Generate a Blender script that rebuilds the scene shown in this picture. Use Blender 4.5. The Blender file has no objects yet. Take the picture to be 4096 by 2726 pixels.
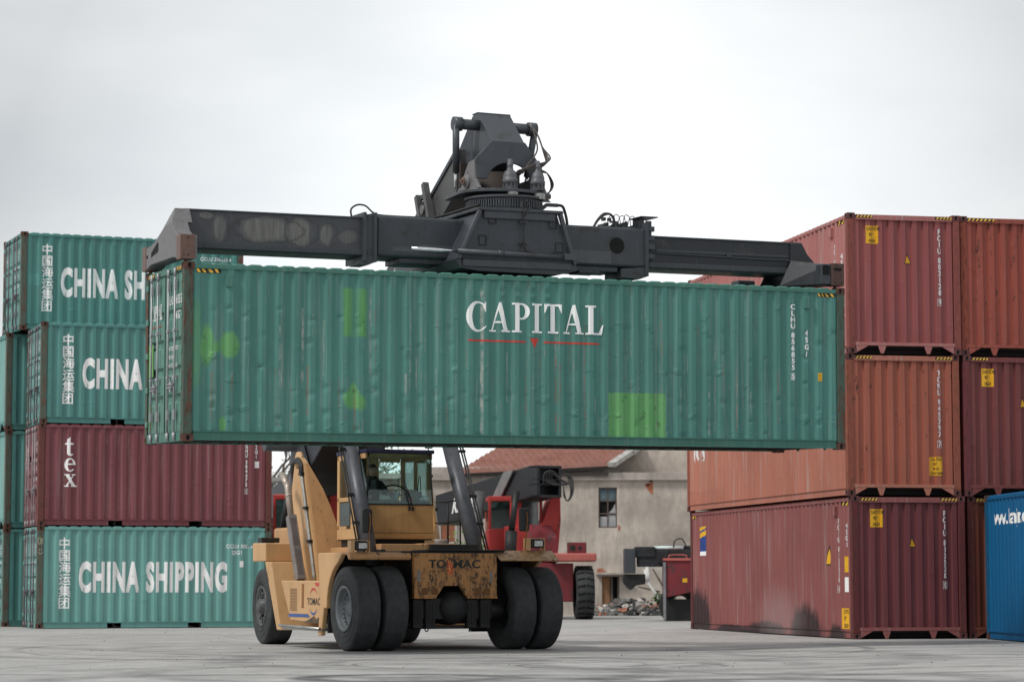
import bpy, bmesh, math, random
from mathutils import Vector, Matrix, noise
R = math.radians
random.seed(7)
scn = bpy.context.scene
COL = scn.collection

# ------------------------------------------------------------ camera, sky, sun, exposure
cam_d = bpy.data.cameras.new('camera'); cam = bpy.data.objects.new('camera', cam_d); COL.objects.link(cam)
PITCH, ROLL = 0.09403, -0.00082
cam_d.sensor_width = 36; cam_d.lens = 90.02; cam_d.clip_start = .5; cam_d.clip_end = 3000
cf = Vector((0, math.cos(PITCH), math.sin(PITCH))); cu = Vector((0, -math.sin(PITCH), math.cos(PITCH))); cx = Vector((1, 0, 0))
cx2 = cx*math.cos(ROLL)+cu*math.sin(ROLL); cu2 = -cx*math.sin(ROLL)+cu*math.cos(ROLL)
cam.matrix_world = Matrix(((cx2.x, cu2.x, -cf.x, 0), (cx2.y, cu2.y, -cf.y, 0), (cx2.z, cu2.z, -cf.z, 1.1429), (0, 0, 0, 1)))
cam_d.dof.use_dof = True; cam_d.dof.focus_distance = 43.5; cam_d.dof.aperture_fstop = 2.0
scn.camera = cam

SUN_EL, SUN_AZ = R(50), R(-126)       # azimuth from +Y, clockwise: the light comes over the left shoulder
w = bpy.data.worlds.new('World'); scn.world = w; w.use_nodes = True
nt = w.node_tree; nt.nodes.clear()
out = nt.nodes.new('ShaderNodeOutputWorld'); bg = nt.nodes.new('ShaderNodeBackground')
sky = nt.nodes.new('ShaderNodeTexSky'); sky.sky_type = 'NISHITA'; sky.sun_disc = False
sky.sun_elevation = SUN_EL; sky.sun_rotation = SUN_AZ
bg.inputs['Strength'].default_value = 0.1
tc = nt.nodes.new('ShaderNodeTexCoord'); mp = nt.nodes.new('ShaderNodeMapping'); mp.inputs['Scale'].default_value = (1, 1, 2.6)
mp.inputs['Location'].default_value = (3.1, .4, .9)
nz = nt.nodes.new('ShaderNodeTexNoise'); nz.inputs['Scale'].default_value = 3.4; nz.inputs['Detail'].default_value = 5; nz.inputs['Roughness'].default_value = .5
nt.links.new(tc.outputs['Generated'], mp.inputs['Vector']); nt.links.new(mp.outputs[0], nz.inputs['Vector'])
cr = nt.nodes.new('ShaderNodeValToRGB'); nt.links.new(nz.outputs['Fac'], cr.inputs[0])
cr.color_ramp.elements[0].position = .30; cr.color_ramp.elements[0].color = (6.1, 6.45, 6.65, 1)
cr.color_ramp.elements[1].position = .62; cr.color_ramp.elements[1].color = (8.35, 8.45, 8.45, 1)
# the cloud deck is thinner and brighter towards the middle of the view, greyer high up and to the left
sx = nt.nodes.new('ShaderNodeSeparateXYZ'); nt.links.new(tc.outputs['Generated'], sx.inputs[0])
def wm(op, a, b=None, c=None):
    n = nt.nodes.new('ShaderNodeMath'); n.operation = op
    for i, v in enumerate((a, b, c)):
        if v is None: continue
        if isinstance(v, (int, float)): n.inputs[i].default_value = v
        else: nt.links.new(v, n.inputs[i])
    return n.outputs[0]
hx = wm('MULTIPLY', wm('ABSOLUTE', wm('SUBTRACT', sx.outputs[0], .01)), 1.0)
hz = wm('SUBTRACT', sx.outputs[2], .07)
far_ = wm('ADD', wm('MULTIPLY', wm('POWER', hx, 2.0), 8.5), wm('MULTIPLY', wm('POWER', wm('MAXIMUM', hz, 0), 2), 6.0))
grey = wm('MAXIMUM', wm('SUBTRACT', 1.0, far_), .60)
mx0 = nt.nodes.new('ShaderNodeMixRGB'); mx0.blend_type = 'MULTIPLY'; mx0.inputs[0].default_value = 1
nt.links.new(cr.outputs[0], mx0.inputs[1]); nt.links.new(grey, mx0.inputs[2])
mx = nt.nodes.new('ShaderNodeMixRGB'); mx.inputs[0].default_value = .93
nt.links.new(sky.outputs[0], mx.inputs[1]); nt.links.new(mx0.outputs[0], mx.inputs[2])
nt.links.new(mx.outputs[0], bg.inputs['Color']); nt.links.new(bg.outputs[0], out.inputs[0])
sd = bpy.data.lights.new('sun', 'SUN'); so = bpy.data.objects.new('sun', sd); COL.objects.link(so)
sd.energy = 1.5; sd.angle = R(11); sd.color = (1, .965, .92)
sdir = Vector((math.sin(SUN_AZ)*math.cos(SUN_EL), math.cos(SUN_AZ)*math.cos(SUN_EL), math.sin(SUN_EL)))
so.rotation_euler = sdir.to_track_quat('Z', 'Y').to_euler()
vs = scn.view_settings; vs.view_transform = 'Standard'; vs.look = 'None'; vs.exposure = 0.56; vs.gamma = 1; vs.use_curve_mapping = False

# ------------------------------------------------------------ node helpers
class NT:
    def __init__(s, name):
        s.m = bpy.data.materials.new(name); s.m.use_nodes = True; s.t = s.m.node_tree; s.t.nodes.clear()
        s.o = s.t.nodes.new('ShaderNodeOutputMaterial'); s.b = s.t.nodes.new('ShaderNodeBsdfPrincipled')
        s.t.links.new(s.b.outputs[0], s.o.inputs[0])
        c = s.t.nodes.new('ShaderNodeTexCoord'); s.P = c.outputs['Object']
        x = s.t.nodes.new('ShaderNodeSeparateXYZ'); s.t.links.new(s.P, x.inputs[0]); s.x, s.y, s.z = x.outputs
    def lk(s, v, inp):
        if isinstance(v, (int, float)): inp.default_value = v
        elif isinstance(v, (tuple, list)): inp.default_value = tuple(v)+((1,) if len(v) == 3 and len(inp.default_value) == 4 else ())
        else: s.t.links.new(v, inp)
    def math(s, op, a, b=None, c=None, clamp=False):
        n = s.t.nodes.new('ShaderNodeMath'); n.operation = op; n.use_clamp = clamp
        for i, v in enumerate((a, b, c)):
            if v is not None: s.lk(v, n.inputs[i])
        return n.outputs[0]
    def noise(s, scale, stretch=(1, 1, 1), detail=4, rough=.55, loc=(0, 0, 0), vec=None, dist=0):
        mp = s.t.nodes.new('ShaderNodeMapping'); mp.inputs['Scale'].default_value = stretch; mp.inputs['Location'].default_value = loc
        s.t.links.new(vec or s.P, mp.inputs['Vector'])
        n = s.t.nodes.new('ShaderNodeTexNoise'); n.inputs['Scale'].default_value = scale; n.inputs['Detail'].default_value = detail
        n.inputs['Roughness'].default_value = rough; n.inputs['Distortion'].default_value = dist
        s.t.links.new(mp.outputs[0], n.inputs['Vector']); return n.outputs['Fac']
    def ramp(s, f, p0, p1, lo=0., hi=1.):
        n = s.t.nodes.new('ShaderNodeMapRange'); n.inputs['From Min'].default_value = p0; n.inputs['From Max'].default_value = p1
        n.inputs['To Min'].default_value = lo; n.inputs['To Max'].default_value = hi; s.lk(f, n.inputs['Value']); return n.outputs[0]
    def mix(s, f, a, b, mode='MIX'):
        n = s.t.nodes.new('ShaderNodeMixRGB'); n.blend_type = mode
        s.lk(f, n.inputs[0]); s.lk(a, n.inputs[1]); s.lk(b, n.inputs[2]); return n.outputs[0]
    def mul(s, *a):
        r = a[0]
        for b in a[1:]: r = s.math('MULTIPLY', r, b)
        return r
    def box(s, u, v, u0, u1, v0, v1, soft=.02, wob=None):
        du = s.math('SUBTRACT', s.math('ABSOLUTE', s.math('SUBTRACT', u, (u0+u1)/2)), (u1-u0)/2)
        dv = s.math('SUBTRACT', s.math('ABSOLUTE', s.math('SUBTRACT', v, (v0+v1)/2)), (v1-v0)/2)
        d = s.math('MAXIMUM', du, dv)
        if wob is not None: d = s.math('ADD', d, wob)
        return s.ramp(d, -soft, soft, 1, 0)
    def ell(s, u, v, cu_, cv, ru, rv, soft=.15, wob=None):
        a = s.math('POWER', s.math('DIVIDE', s.math('SUBTRACT', u, cu_), ru), 2)
        b = s.math('POWER', s.math('DIVIDE', s.math('SUBTRACT', v, cv), rv), 2)
        d = s.math('SUBTRACT', s.math('SQRT', s.math('ADD', a, b)), 1)
        if wob is not None: d = s.math('ADD', d, wob)
        return s.ramp(d, -soft, soft, 1, 0)
    def bump(s, h, strength=.3, dist=.01):
        n = s.t.nodes.new('ShaderNodeBump'); n.inputs['Strength'].default_value = strength; n.inputs['Distance'].default_value = dist
        s.lk(h, n.inputs['Height']); s.t.links.new(n.outputs[0], s.b.inputs['Normal'])
    def fin(s, col, rough=.6, metal=0., spec=.4):
        s.lk(col, s.b.inputs['Base Color']); s.lk(rough, s.b.inputs['Roughness']); s.lk(metal, s.b.inputs['Metallic'])
        s.b.inputs['Specular IOR Level'].default_value = spec; return s.m

MATS = {}
def plain(name, col, rough=.6, metal=0., var=.25, spec=.4, scale=3.):
    if name in MATS: return MATS[name]
    n = NT(name); f = n.noise(scale, detail=6, rough=.65)
    c = n.mix(n.ramp(f, .3, .7), tuple(v*(1-var) for v in col), tuple(min(1, v*(1+var)) for v in col))
    n.bump(n.noise(scale*9, detail=3), .15, .004)
    MATS[name] = n.fin(c, n.ramp(f, .3, .7, rough-.08, rough+.08), metal, spec); return MATS[name]

def paint(name, col, rust=.5, rustcol=(.13, .055, .03), pitch=.278, axis='x', scratches=.5, chalk=.12, sp=0., extra=None, dents=.5, spots=.0):
    """container paint: chalky fade, rust and bare scratches along the outer flats of the corrugation"""
    n = NT(name); u = {'x': n.x, 'y': n.y}[axis]
    big = n.noise(.7, (1, 1, .6), 5); med = n.noise(5, (1, 1, .5), 5)
    c = n.mix(n.ramp(big, .3, .72), tuple(v*.86 for v in col), tuple(v*1.1+chalk*.02 for v in col))
    streak = n.noise(9, (1, 1, .05), 4, loc=(3, 1, 2))
    c = n.mix(n.mul(n.ramp(streak, .5, .75), .42), c, tuple(v*.72 for v in col))
    c = n.mix(n.mul(n.ramp(n.noise(14, (1, 1, .03), 3, loc=(9, 4, 1)), .55, .75), chalk*1.6), c, (.42, .44, .42))
    ph = n.math('ABSOLUTE', n.math('SUBTRACT', n.math('FRACT', n.math('DIVIDE', n.math('ADD', u, 10*pitch), pitch)), .13))
    flat = n.ramp(ph, .09, .17, 1, 0)                                 # outer flats
    edge = n.ramp(n.math('ABSOLUTE', n.math('SUBTRACT', ph, .115)), .0, .05, 1, 0)
    sc = n.noise(3.0, (1, 1, .55), 6, .7, loc=(sp, 2, 5)); sc2 = n.noise(40, (1, 1, .12), 4, .7, loc=(1, sp, 0))
    m1 = n.mul(n.ramp(sc, .5, .62), n.ramp(sc2, .42, .62), edge)
    c = n.mix(n.mul(m1, scratches*.8), c, (.42, .36, .31))
    m2 = n.mul(n.ramp(n.noise(2.3, (1, 1, .45), 6, .75, loc=(5, sp, 7)), .52, .63), n.ramp(n.noise(26, (1, 1, .2), 5, .7), .45, .62), n.math('MAXIMUM', edge, n.mul(flat, .6)))
    c = n.mix(n.mul(m2, rust), c, rustcol)
    m3 = n.ramp(n.noise(34, (1, 1, .7), 3, .6, loc=(0, sp, 4)), .735-.05*rust, .76)
    c = n.mix(n.mul(m3, n.ramp(med, .4, .6), .8), c, rustcol)
    if spots:
        m4 = n.ramp(n.noise(6.5, (1, 1, .55), 4, .62, loc=(sp, 6, 1)), .66-.05*spots, .70)
        c = n.mix(n.mul(m4, .85), c, (.035, .02, .018))
    if extra: c = extra(n, c)
    h = n.math('ADD', n.mul(n.ramp(n.noise(2.6, (1, 1, 1.5), 3, .5, loc=(2, sp, 9)), .62, .8), 1.0), n.mul(med, .12))
    n.bump(h, dents, .03)
    return n.fin(c, n.ramp(med, .3, .7, .5, .72), 0, .35)

def rusty(name, a, b=(.16, .065, .038), amt=.5, s=1., dark=None):
    n = NT(name); f = n.noise(3.2*s, (1, 1, .35), 7, .75); g = n.noise(15*s, (1, 1, .35), 5, .7)
    c = n.mix(n.ramp(f, .66-amt*.3, .72-amt*.3), a, b)
    c = n.mix(n.ramp(g, .5, .62), c, n.mix(.5, c, tuple(v*.45 for v in b)))
    c = n.mix(n.mul(n.ramp(n.noise(22*s, (1, 1, .2), 4, .7, loc=(4, 4, 4)), .6, .7), .5), c, tuple(min(1, v*1.9) for v in b))
    n.bump(g, .3, .006); return n.fin(c, .75, 0, .25)

# ------------------------------------------------------------ mesh helpers
EACH = {'hose', 'pocket', 'wear_plate', 'lens', 'eye', 'ear', 'eyebrow', 'hydraulic_pipe', 'pipe_clamp', 'reflector', 'cab_window', 'fender', 'pane', 'papered_pane', 'bolt_hole', 'work_lamp', 'hatch_frame_', 'cross_shaft_', 'post', 'door_post', 'perforated_panel'}
class MB:
    def __init__(s): s.v, s.f, s.sm = [], [], []
    def add(s, vs_, fs, smooth=False):
        k = len(s.v); s.v += [tuple(p) for p in vs_]; s.f += [tuple(i+k for i in f) for f in fs]; s.sm += [smooth]*len(fs); return s
    def box(s, a, b):
        (x0, y0, z0), (x1, y1, z1) = a, b
        return s.add([(x0, y0, z0), (x1, y0, z0), (x1, y1, z0), (x0, y1, z0), (x0, y0, z1), (x1, y0, z1), (x1, y1, z1), (x0, y1, z1)],
                     [(0, 3, 2, 1), (4, 5, 6, 7), (0, 1, 5, 4), (1, 2, 6, 5), (2, 3, 7, 6), (3, 0, 4, 7)])
    def prism(s, poly, ax, a, b):
        """poly 2-D in the plane across axis ax (x:(y,z) y:(x,z) z:(x,y)), extruded a..b"""
        def P(p, c): return {'x': (c, p[0], p[1]), 'y': (p[0], c, p[1]), 'z': (p[0], p[1], c)}[ax]
        n = len(poly)
        return s.add([P(p, a) for p in poly]+[P(p, b) for p in poly],
                     [tuple(range(n)), tuple(range(2*n-1, n-1, -1))]+[(i, (i+1) % n, (i+1) % n+n, i+n) for i in range(n)])
    def loft(s, A, B):
        n = len(A)
        return s.add(list(A)+list(B), [tuple(range(n)), tuple(range(2*n-1, n-1, -1))]+[(i, (i+1) % n, (i+1) % n+n, i+n) for i in range(n)])
    def bar(s, p, q, wdt, hgt, up=(0, 0, 1)):
        p, q = Vector(p), Vector(q); d = (q-p).normalized(); u = Vector(up); r = d.cross(u).normalized(); u = r.cross(d)
        o = [r*x*wdt/2+u*y*hgt/2 for x, y in ((-1, -1), (1, -1), (1, 1), (-1, 1))]
        return s.loft([p+k for k in o], [q+k for k in o])
    def tube(s, pts, r, n=8, r1=None):
        pts = [Vector(p) for p in pts]
        if len(pts) > 3 and r < .035:
            q = []
            for i in range(len(pts)-1):
                a, b, c, d = pts[max(i-1, 0)], pts[i], pts[i+1], pts[min(i+2, len(pts)-1)]
                for k in range(5):
                    t = k/5; q.append(.5*((2*b)+(c-a)*t+(2*a-5*b+4*c-d)*t*t+(3*b-a-3*c+d)*t*t*t))
            pts = q+[pts[-1]]
        rings = []; m = len(pts); ref = None
        for i, p in enumerate(pts):
            d = (pts[min(i+1, m-1)]-pts[max(i-1, 0)]).normalized()
            if ref is None:
                ref = d.orthogonal().normalized()
            ref = (ref-d*ref.dot(d)).normalized(); b = d.cross(ref)
            rr = r if r1 is None else r+(r1-r)*i/(m-1)
            rings += [p+(ref*math.cos(2*math.pi*k/n)+b*math.sin(2*math.pi*k/n))*rr for k in range(n)]
        fs = [(i*n+k, i*n+(k+1) % n, (i+1)*n+(k+1) % n, (i+1)*n+k) for i in range(m-1) for k in range(n)]
        s.add(rings, fs, n > 5); k = len(s.v)-len(rings)
        s.f += [tuple(k+j for j in range(n-1, -1, -1)), tuple(k+(m-1)*n+j for j in range(n))]; s.sm += [False]*2
        return s
    def lathe(s, prof, o, ax, n=32, smooth=True):
        """prof: (radius, offset along ax)"""
        o = Vector(o); A = {'x': Vector((1, 0, 0)), 'y': Vector((0, 1, 0)), 'z': Vector((0, 0, 1))}[ax]
        U = {'x': Vector((0, 1, 0)), 'y': Vector((0, 0, 1)), 'z': Vector((1, 0, 0))}[ax]; V = A.cross(U)
        vs_ = [o+A*h+(U*math.cos(2*math.pi*k/n)+V*math.sin(2*math.pi*k/n))*r for r, h in prof for k in range(n)]
        fs = [(i*n+k, i*n+(k+1) % n, (i+1)*n+(k+1) % n, (i+1)*n+k) for i in range(len(prof)-1) for k in range(n)]
        return s.add(vs_, fs, smooth)
    def disc(s, o, ax, r, n=24, r2=None):
        s.lathe([(r, 0), (.0005, 0)], o, ax, n, False); return s
    def islands(s):
        p = list(range(len(s.v)))
        def find(a):
            while p[a] != a: p[a] = p[p[a]]; a = p[a]
            return a
        for f in s.f:
            for k in f[1:]:
                a, b = find(f[0]), find(k)
                if a != b: p[a] = b
        g = {}
        for i, f in enumerate(s.f): g.setdefault(find(f[0]), []).append(i)
        res = []
        for fs in g.values():
            q = MB(); ix = {}
            for i in fs:
                for k in s.f[i]:
                    if k not in ix: ix[k] = len(q.v); q.v.append(s.v[k])
                q.f.append(tuple(ix[k] for k in s.f[i])); q.sm.append(s.sm[i])
            res.append(q)
        return res
    def build(s, name, mat, parent=None, bevel=0., seg=2, recalc=True):
        s.last = []
        if name in EACH and parent is not None:
            isl = s.islands()
            if 1 < len(isl) <= 30:
                s.last = [q.build1(name, mat, parent, bevel, seg, recalc) for q in isl]; return s.last[0]
        o = s.build1(name, mat, parent, bevel, seg, recalc); s.last = [o]; return o
    def build1(s, name, mat, parent=None, bevel=0., seg=2, recalc=True):
        me = bpy.data.meshes.new(name); me.from_pydata(s.v, [], s.f)
        me.polygons.foreach_set('use_smooth', s.sm); me.update()
        if recalc:
            bm = bmesh.new(); bm.from_mesh(me); bmesh.ops.recalc_face_normals(bm, faces=bm.faces); bm.to_mesh(me); bm.free()
        return link(name, me, mat, parent, bevel, seg)
def link(name, me, mat, parent=None, bevel=0., seg=2):
    if mat: me.materials.append(mat)
    o = bpy.data.objects.new(name, me); COL.objects.link(o)
    if parent: o.parent = parent
    if bevel:
        b = o.modifiers.new('bevel', 'BEVEL'); b.width = bevel; b.segments = seg; b.limit_method = 'ANGLE'; b.angle_limit = R(35)
    return o
def thing(name, label, cat, loc=(0, 0, 0), rz=0, group=None, mat4=None):
    o = bpy.data.objects.new(name, None); COL.objects.link(o); o.empty_display_size = .3
    if mat4 is not None: o.matrix_world = mat4
    else: o.location = loc; o.rotation_euler = (0, 0, rz)
    return tag(o, label, cat, group)
def tag(o, label, cat, group=None, kind=None):
    if label: o['label'] = label
    if cat: o['category'] = cat
    if group: o['group'] = group
    if kind: o['kind'] = kind
    return o

# ------------------------------------------------------------ lettering
def text_bm(body, bold=0., vertical=False, gap=1.05, xs=1., spc=1., stack=0.):
    """unit-height lettering in the xy plane (cap height 1), origin at lower left"""
    out_ = bmesh.new()
    def one(t):
        cu_ = bpy.data.curves.new('tmp', 'FONT'); cu_.body = t; cu_.size = 1.375; cu_.offset = bold; cu_.resolution_u = 3; cu_.fill_mode = 'BOTH'; cu_.space_character = spc
        ob = bpy.data.objects.new('tmp', cu_); COL.objects.link(ob)
        dg = bpy.context.evaluated_depsgraph_get(); me = bpy.data.meshes.new_from_object(ob.evaluated_get(dg))
        bpy.data.objects.remove(ob); bpy.data.curves.remove(cu_); return me
    parts = list(body) if vertical else [body]
    y = 0.
    for t in parts:
        if t == ' ': y -= .55; continue
        me = one(t)
        if not me.vertices: continue
        xs_ = [v.co.x for v in me.vertices]; c = (min(xs_)+max(xs_))/2 if vertical else min(xs_)
        me.transform(Matrix.Translation((-c, y, 0)))
        for q, (a_, b_) in enumerate(((stack, 0), (0, stack), (stack, stack)) if stack else ()):
            m2 = me.copy(); m2.transform(Matrix.Translation((a_, b_, .0006*(q+1)))); out_.from_mesh(m2); bpy.data.meshes.remove(m2)
        out_.from_mesh(me); bpy.data.meshes.remove(me); y -= gap
    bmesh.ops.scale(out_, vec=(xs, 1, 1), verts=out_.verts)
    return out_
def poly_bm(polys):
    bm = bmesh.new()
    for k, p in enumerate(polys):
        for q in (p[1] if p[0] == 'g' else [p]):
            bm.faces.new([bm.verts.new((x, y, k*.0006)) for x, y in q])
    return bm
def ring(o, i): return ('g', [[o[k], o[k+1], i[k+1], i[k]] for k in range(len(o)-1)])
def arc(cx_, cy, rx, ry, a0, a1, n=14): return [(cx_+rx*math.cos(R(a0+(a1-a0)*i/n)), cy+ry*math.sin(R(a0+(a1-a0)*i/n))) for i in range(n+1)]
def serif(ch):
    """heavy roman capitals (and t e x) drawn as polygons, height 1; returns polys, advance"""
    if ch == 'C':
        return [ring(arc(.40, .5, .40, .52, 42, 318, 22), arc(.46, .5, .26, .455, 50, 310, 22)), [(.66, .98), (.70, 1.0), (.70, .66), (.665, .66), (.60, .84)], [(.70, .20), (.72, .20), (.68, .12), (.6, .06), (.58, .10)]], .78
    if ch == 'A':
        return [[(.36, 1.0), (.44, 1.0), (.70, .05), (.52, .05), (.335, .76)], [(.36, 1.0), (.375, .86), (.15, .05), (.10, .05)], [(.21, .30), (.50, .30), (.52, .36), (.21, .36)], [(0, 0), (.26, 0), (.26, .055), (0, .055)], [(.44, 0), (.78, 0), (.78, .055), (.44, .055)]], .80
    if ch == 'P':
        return [[(.10, .05), (.27, .05), (.27, .95), (.10, .95)], [(0, .94), (.30, .94), (.30, 1), (0, 1)], [(0, 0), (.37, 0), (.37, .06), (0, .06)],
                ring([(.27, .44)]+arc(.38, .72, .26, .28, -90, 90, 12)+[(.27, 1)], [(.27, .50)]+arc(.36, .72, .13, .22, -90, 90, 12)+[(.27, .94)])], .68
    if ch == 'I':
        return [[(.10, .05), (.28, .05), (.28, .95), (.10, .95)], [(0, .94), (.38, .94), (.38, 1), (0, 1)], [(0, 0), (.38, 0), (.38, .06), (0, .06)]], .42
    if ch == 'T':
        return [[(.23, .05), (.41, .05), (.41, .95), (.23, .95)], [(0, .93), (.64, .93), (.64, 1), (0, 1)], [(0, .94), (0, .70), (.03, .70), (.12, .94)], [(.64, .94), (.64, .70), (.61, .70), (.52, .94)], [(.12, 0), (.52, 0), (.52, .06), (.12, .06)]], .66
    if ch == 'L':
        return [[(.10, .05), (.28, .05), (.28, .95), (.10, .95)], [(0, .94), (.40, .94), (.40, 1), (0, 1)], [(0, 0), (.60, 0), (.62, .06), (0, .06)], [(.60, .05), (.62, .05), (.66, .34), (.63, .34), (.50, .06)]], .66
    if ch == 't':
        return [[(.16, .95), (.36, 1.1), (.36, .15), (.42, .08), (.55, .10), (.57, .06), (.42, -.02), (.28, -.02), (.16, .10)], [(.0, .64), (.57, .64), (.57, .74), (.08, .76)]], .6
    if ch == 'e':
        return [ring(arc(.36, .38, .36, .40, 2, 322, 20), arc(.38, .38, .18, .33, 6, 312, 20)), [(.2, .38), (.72, .38), (.70, .46), (.2, .46)]], .75
    if ch == 'x':
        return [[(.08, .70), (.30, .70), (.72, .04), (.50, .04)], [(.56, .70), (.64, .70), (.20, .04), (.10, .04)], [(0, .68), (.36, .68), (.36, .74), (0, .74)], [(.46, .68), (.72, .68), (.72, .74), (.46, .74)], [(0, 0), (.3, 0), (.3, .06), (0, .06)], [(.42, 0), (.8, 0), (.8, .06), (.42, .06)]], .8
def serif_bm(word, sp=.03):
    polys = []; x = 0
    for ch in word:
        p, a = serif(ch); polys += [('g', [[(u+x, v) for u, v in r_] for r_ in q[1]]) if q[0] == 'g' else [(u+x, v) for u, v in q] for q in p]; x += a+sp
    return poly_bm(polys)

L40, L20, WID, HC, HS = 12.192, 6.058, 2.438, 2.896, 2.591
def corr(u, pitch, off, d0=.012, d1=.048, a=.26, b=.24):
    """depth of a trapezoid corrugation at u; starts with an outer flat"""
    t = ((u-off) / pitch) % 1.0
    if t < a: return d0
    if t < a+b: return d0+(d1-d0)*(t-a)/b
    if t < 2*a+b: return d1
    return d1-(d1-d0)*(t-2*a-b)/(1-2*a-b)
def corr_breaks(u0, u1, pitch, off, a=.26, b=.24):
    r = []; k = math.floor((u0-off)/pitch)-1
    while off+k*pitch < u1+pitch:
        r += [off+(k+t)*pitch for t in (0, a, a+b, 2*a+b)]; k += 1
    return [x for x in r if u0+1e-4 < x < u1-1e-4]
class Face:
    """a wall of a container: maps (u along, v up, depth in) to the container's own axes"""
    def __init__(s, which, L, pitch, off, u0, u1, d0=.012, d1=.048, a=.26, b=.24):
        s.which, s.L, s.pitch, s.off, s.u0, s.u1, s.p = which, L, pitch, off, u0, u1, (d0, d1, a, b)
    def depth(s, u):
        if s.pitch is None or u <= s.u0 or u >= s.u1: return .006 if s.pitch is None else .012
        return corr(u, s.pitch, s.off, *s.p)
    dents = ()
    def pt(s, u, v, d):
        for du, dv, r, h in s.dents:
            q = ((u-du)/r)**2+((v-dv)/(r*.75))**2
            if q < 6: d += h*math.exp(-q)
        return {'side0': (u, d, v), 'side1': (s.L-u, WID-d, v), 'end0': (d, WID-u, v), 'end1': (s.L-d, u, v)}[s.which]
    def breaks(s, a, b):
        return [] if s.pitch is None else corr_breaks(max(a, s.u0), min(b, s.u1), s.pitch, s.off, s.p[2], s.p[3])
    def panel(s, v0, v1, name, mat, parent):
        us = [s.u0]+s.breaks(s.u0, s.u1)+[s.u1]
        if s.dents:
            us = sorted(us+[(us[i]*(3-k)+us[i+1]*k)/3 for i in range(len(us)-1) for k in (1, 2)]); rows = 70; vs_ = []
            for u in us:
                d = corr(min(max(u, s.u0+1e-6), s.u1-1e-6), s.pitch, s.off, *s.p)
                vs_ += [s.pt(u, v0+(v1-v0)*k/rows, d) for k in range(rows+1)]
            mb = MB(); q = rows+1; mb.add(vs_, [(i*q+k, (i+1)*q+k, (i+1)*q+k+1, i*q+k+1) for i in range(len(us)-1) for k in range(rows)])
            return mb.build(name, mat, parent)
        vs_ = []
        for u in us:
            d = corr(u+1e-6, s.pitch, s.off, *s.p)
            vs_ += [s.pt(u, v0, d), s.pt(u, v1, d)]
        mb = MB(); mb.add(vs_, [(2*i, 2*i+2, 2*i+3, 2*i+1) for i in range(len(us)-1)])
        return mb.build(name, mat, parent)
    def decal(s, bm, u, v, su, sv, name, mat, parent, lift=.004):
        """lay a flat shape on the wall so that it follows the corrugation"""
        bmesh.ops.triangulate(bm, faces=bm.faces)
        for q in bm.verts: q.co = Vector((u+q.co.x*su, v+q.co.y*sv, q.co.z))
        if bm.verts:
            a = min(q.co.x for q in bm.verts); b = max(q.co.x for q in bm.verts)
            for x in s.breaks(a, b):
                bmesh.ops.bisect_plane(bm, geom=bm.verts[:]+bm.edges[:]+bm.faces[:], plane_co=(x, 0, 0), plane_no=(1, 0, 0), dist=1e-6)
        for q in bm.verts: q.co = Vector(s.pt(q.co.x, q.co.y, s.depth(q.co.x)-lift-q.co.z))
        me = bpy.data.meshes.new(name); bm.to_mesh(me); bm.free()
        return link(name, me, mat, parent)
def merge(base, *others):
    """join decal meshes into base, keeping each one's material"""
    bm = bmesh.new(); bm.from_mesh(base.data)
    for o in others:
        n0 = len(bm.faces); bm.from_mesh(o.data); bm.faces.ensure_lookup_table()
        k = len(base.data.materials); base.data.materials.append(o.data.materials[0])
        for fc in bm.faces[n0:]: fc.material_index = k
        bpy.data.objects.remove(o)
    bm.to_mesh(base.data); bm.free(); return base
def quad_bm(w_, h_): return poly_bm([[(0, 0), (w_, 0), (w_, h_), (0, h_)]])

def worn_white(name, base, amt=.35, col=(.94, .95, .94)):
    n = NT(name); f = n.noise(7, (1, 1, .25), 6, .75); g = n.noise(30, (1, 1, .12), 4, .7)
    m = n.mul(n.ramp(f, .60-amt*.2, .68-amt*.2), n.ramp(g, .42, .56))
    return n.fin(n.mix(m, col, base), .6)

GREEN, TEAL, MAROON, DRED, ORED, BLUE = (.078, .232, .200), (.075, .235, .205), (.135, .030, .036), (.165, .040, .035), (.30, .075, .045), (.0, .10, .235)
M_RUSTPOST = rusty('rusted_green_post', (.075, .115, .09), (.125, .062, .045), .55)
M_RUSTCAST = rusty('rusted_casting', (.125, .062, .046), (.08, .04, .03), .5)
M_DARK = plain('dark_steel_underside', (.022, .018, .017), .8)
M_HOLE = plain('dark_opening', (.006, .006, .006), .9)
M_YEL = plain('sticker_yellow', (.78, .42, .02), .5, var=.12)
M_BLK = plain('sticker_black', (.02, .02, .018), .5)
M_TAPEW = plain('tape_yellow', (.85, .50, .06), .5, var=.2)
M_GALV = plain('galvanised_bar', (.36, .36, .38), .45, .3)
M_BARDK = plain('weathered_bar', (.16, .14, .15), .6, .2)
M_WHT = plain('white_paint', (.86, .87, .86), .6, var=.06)
M_RED = plain('stencil_red', (.62, .06, .045), .6, var=.1)

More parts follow.
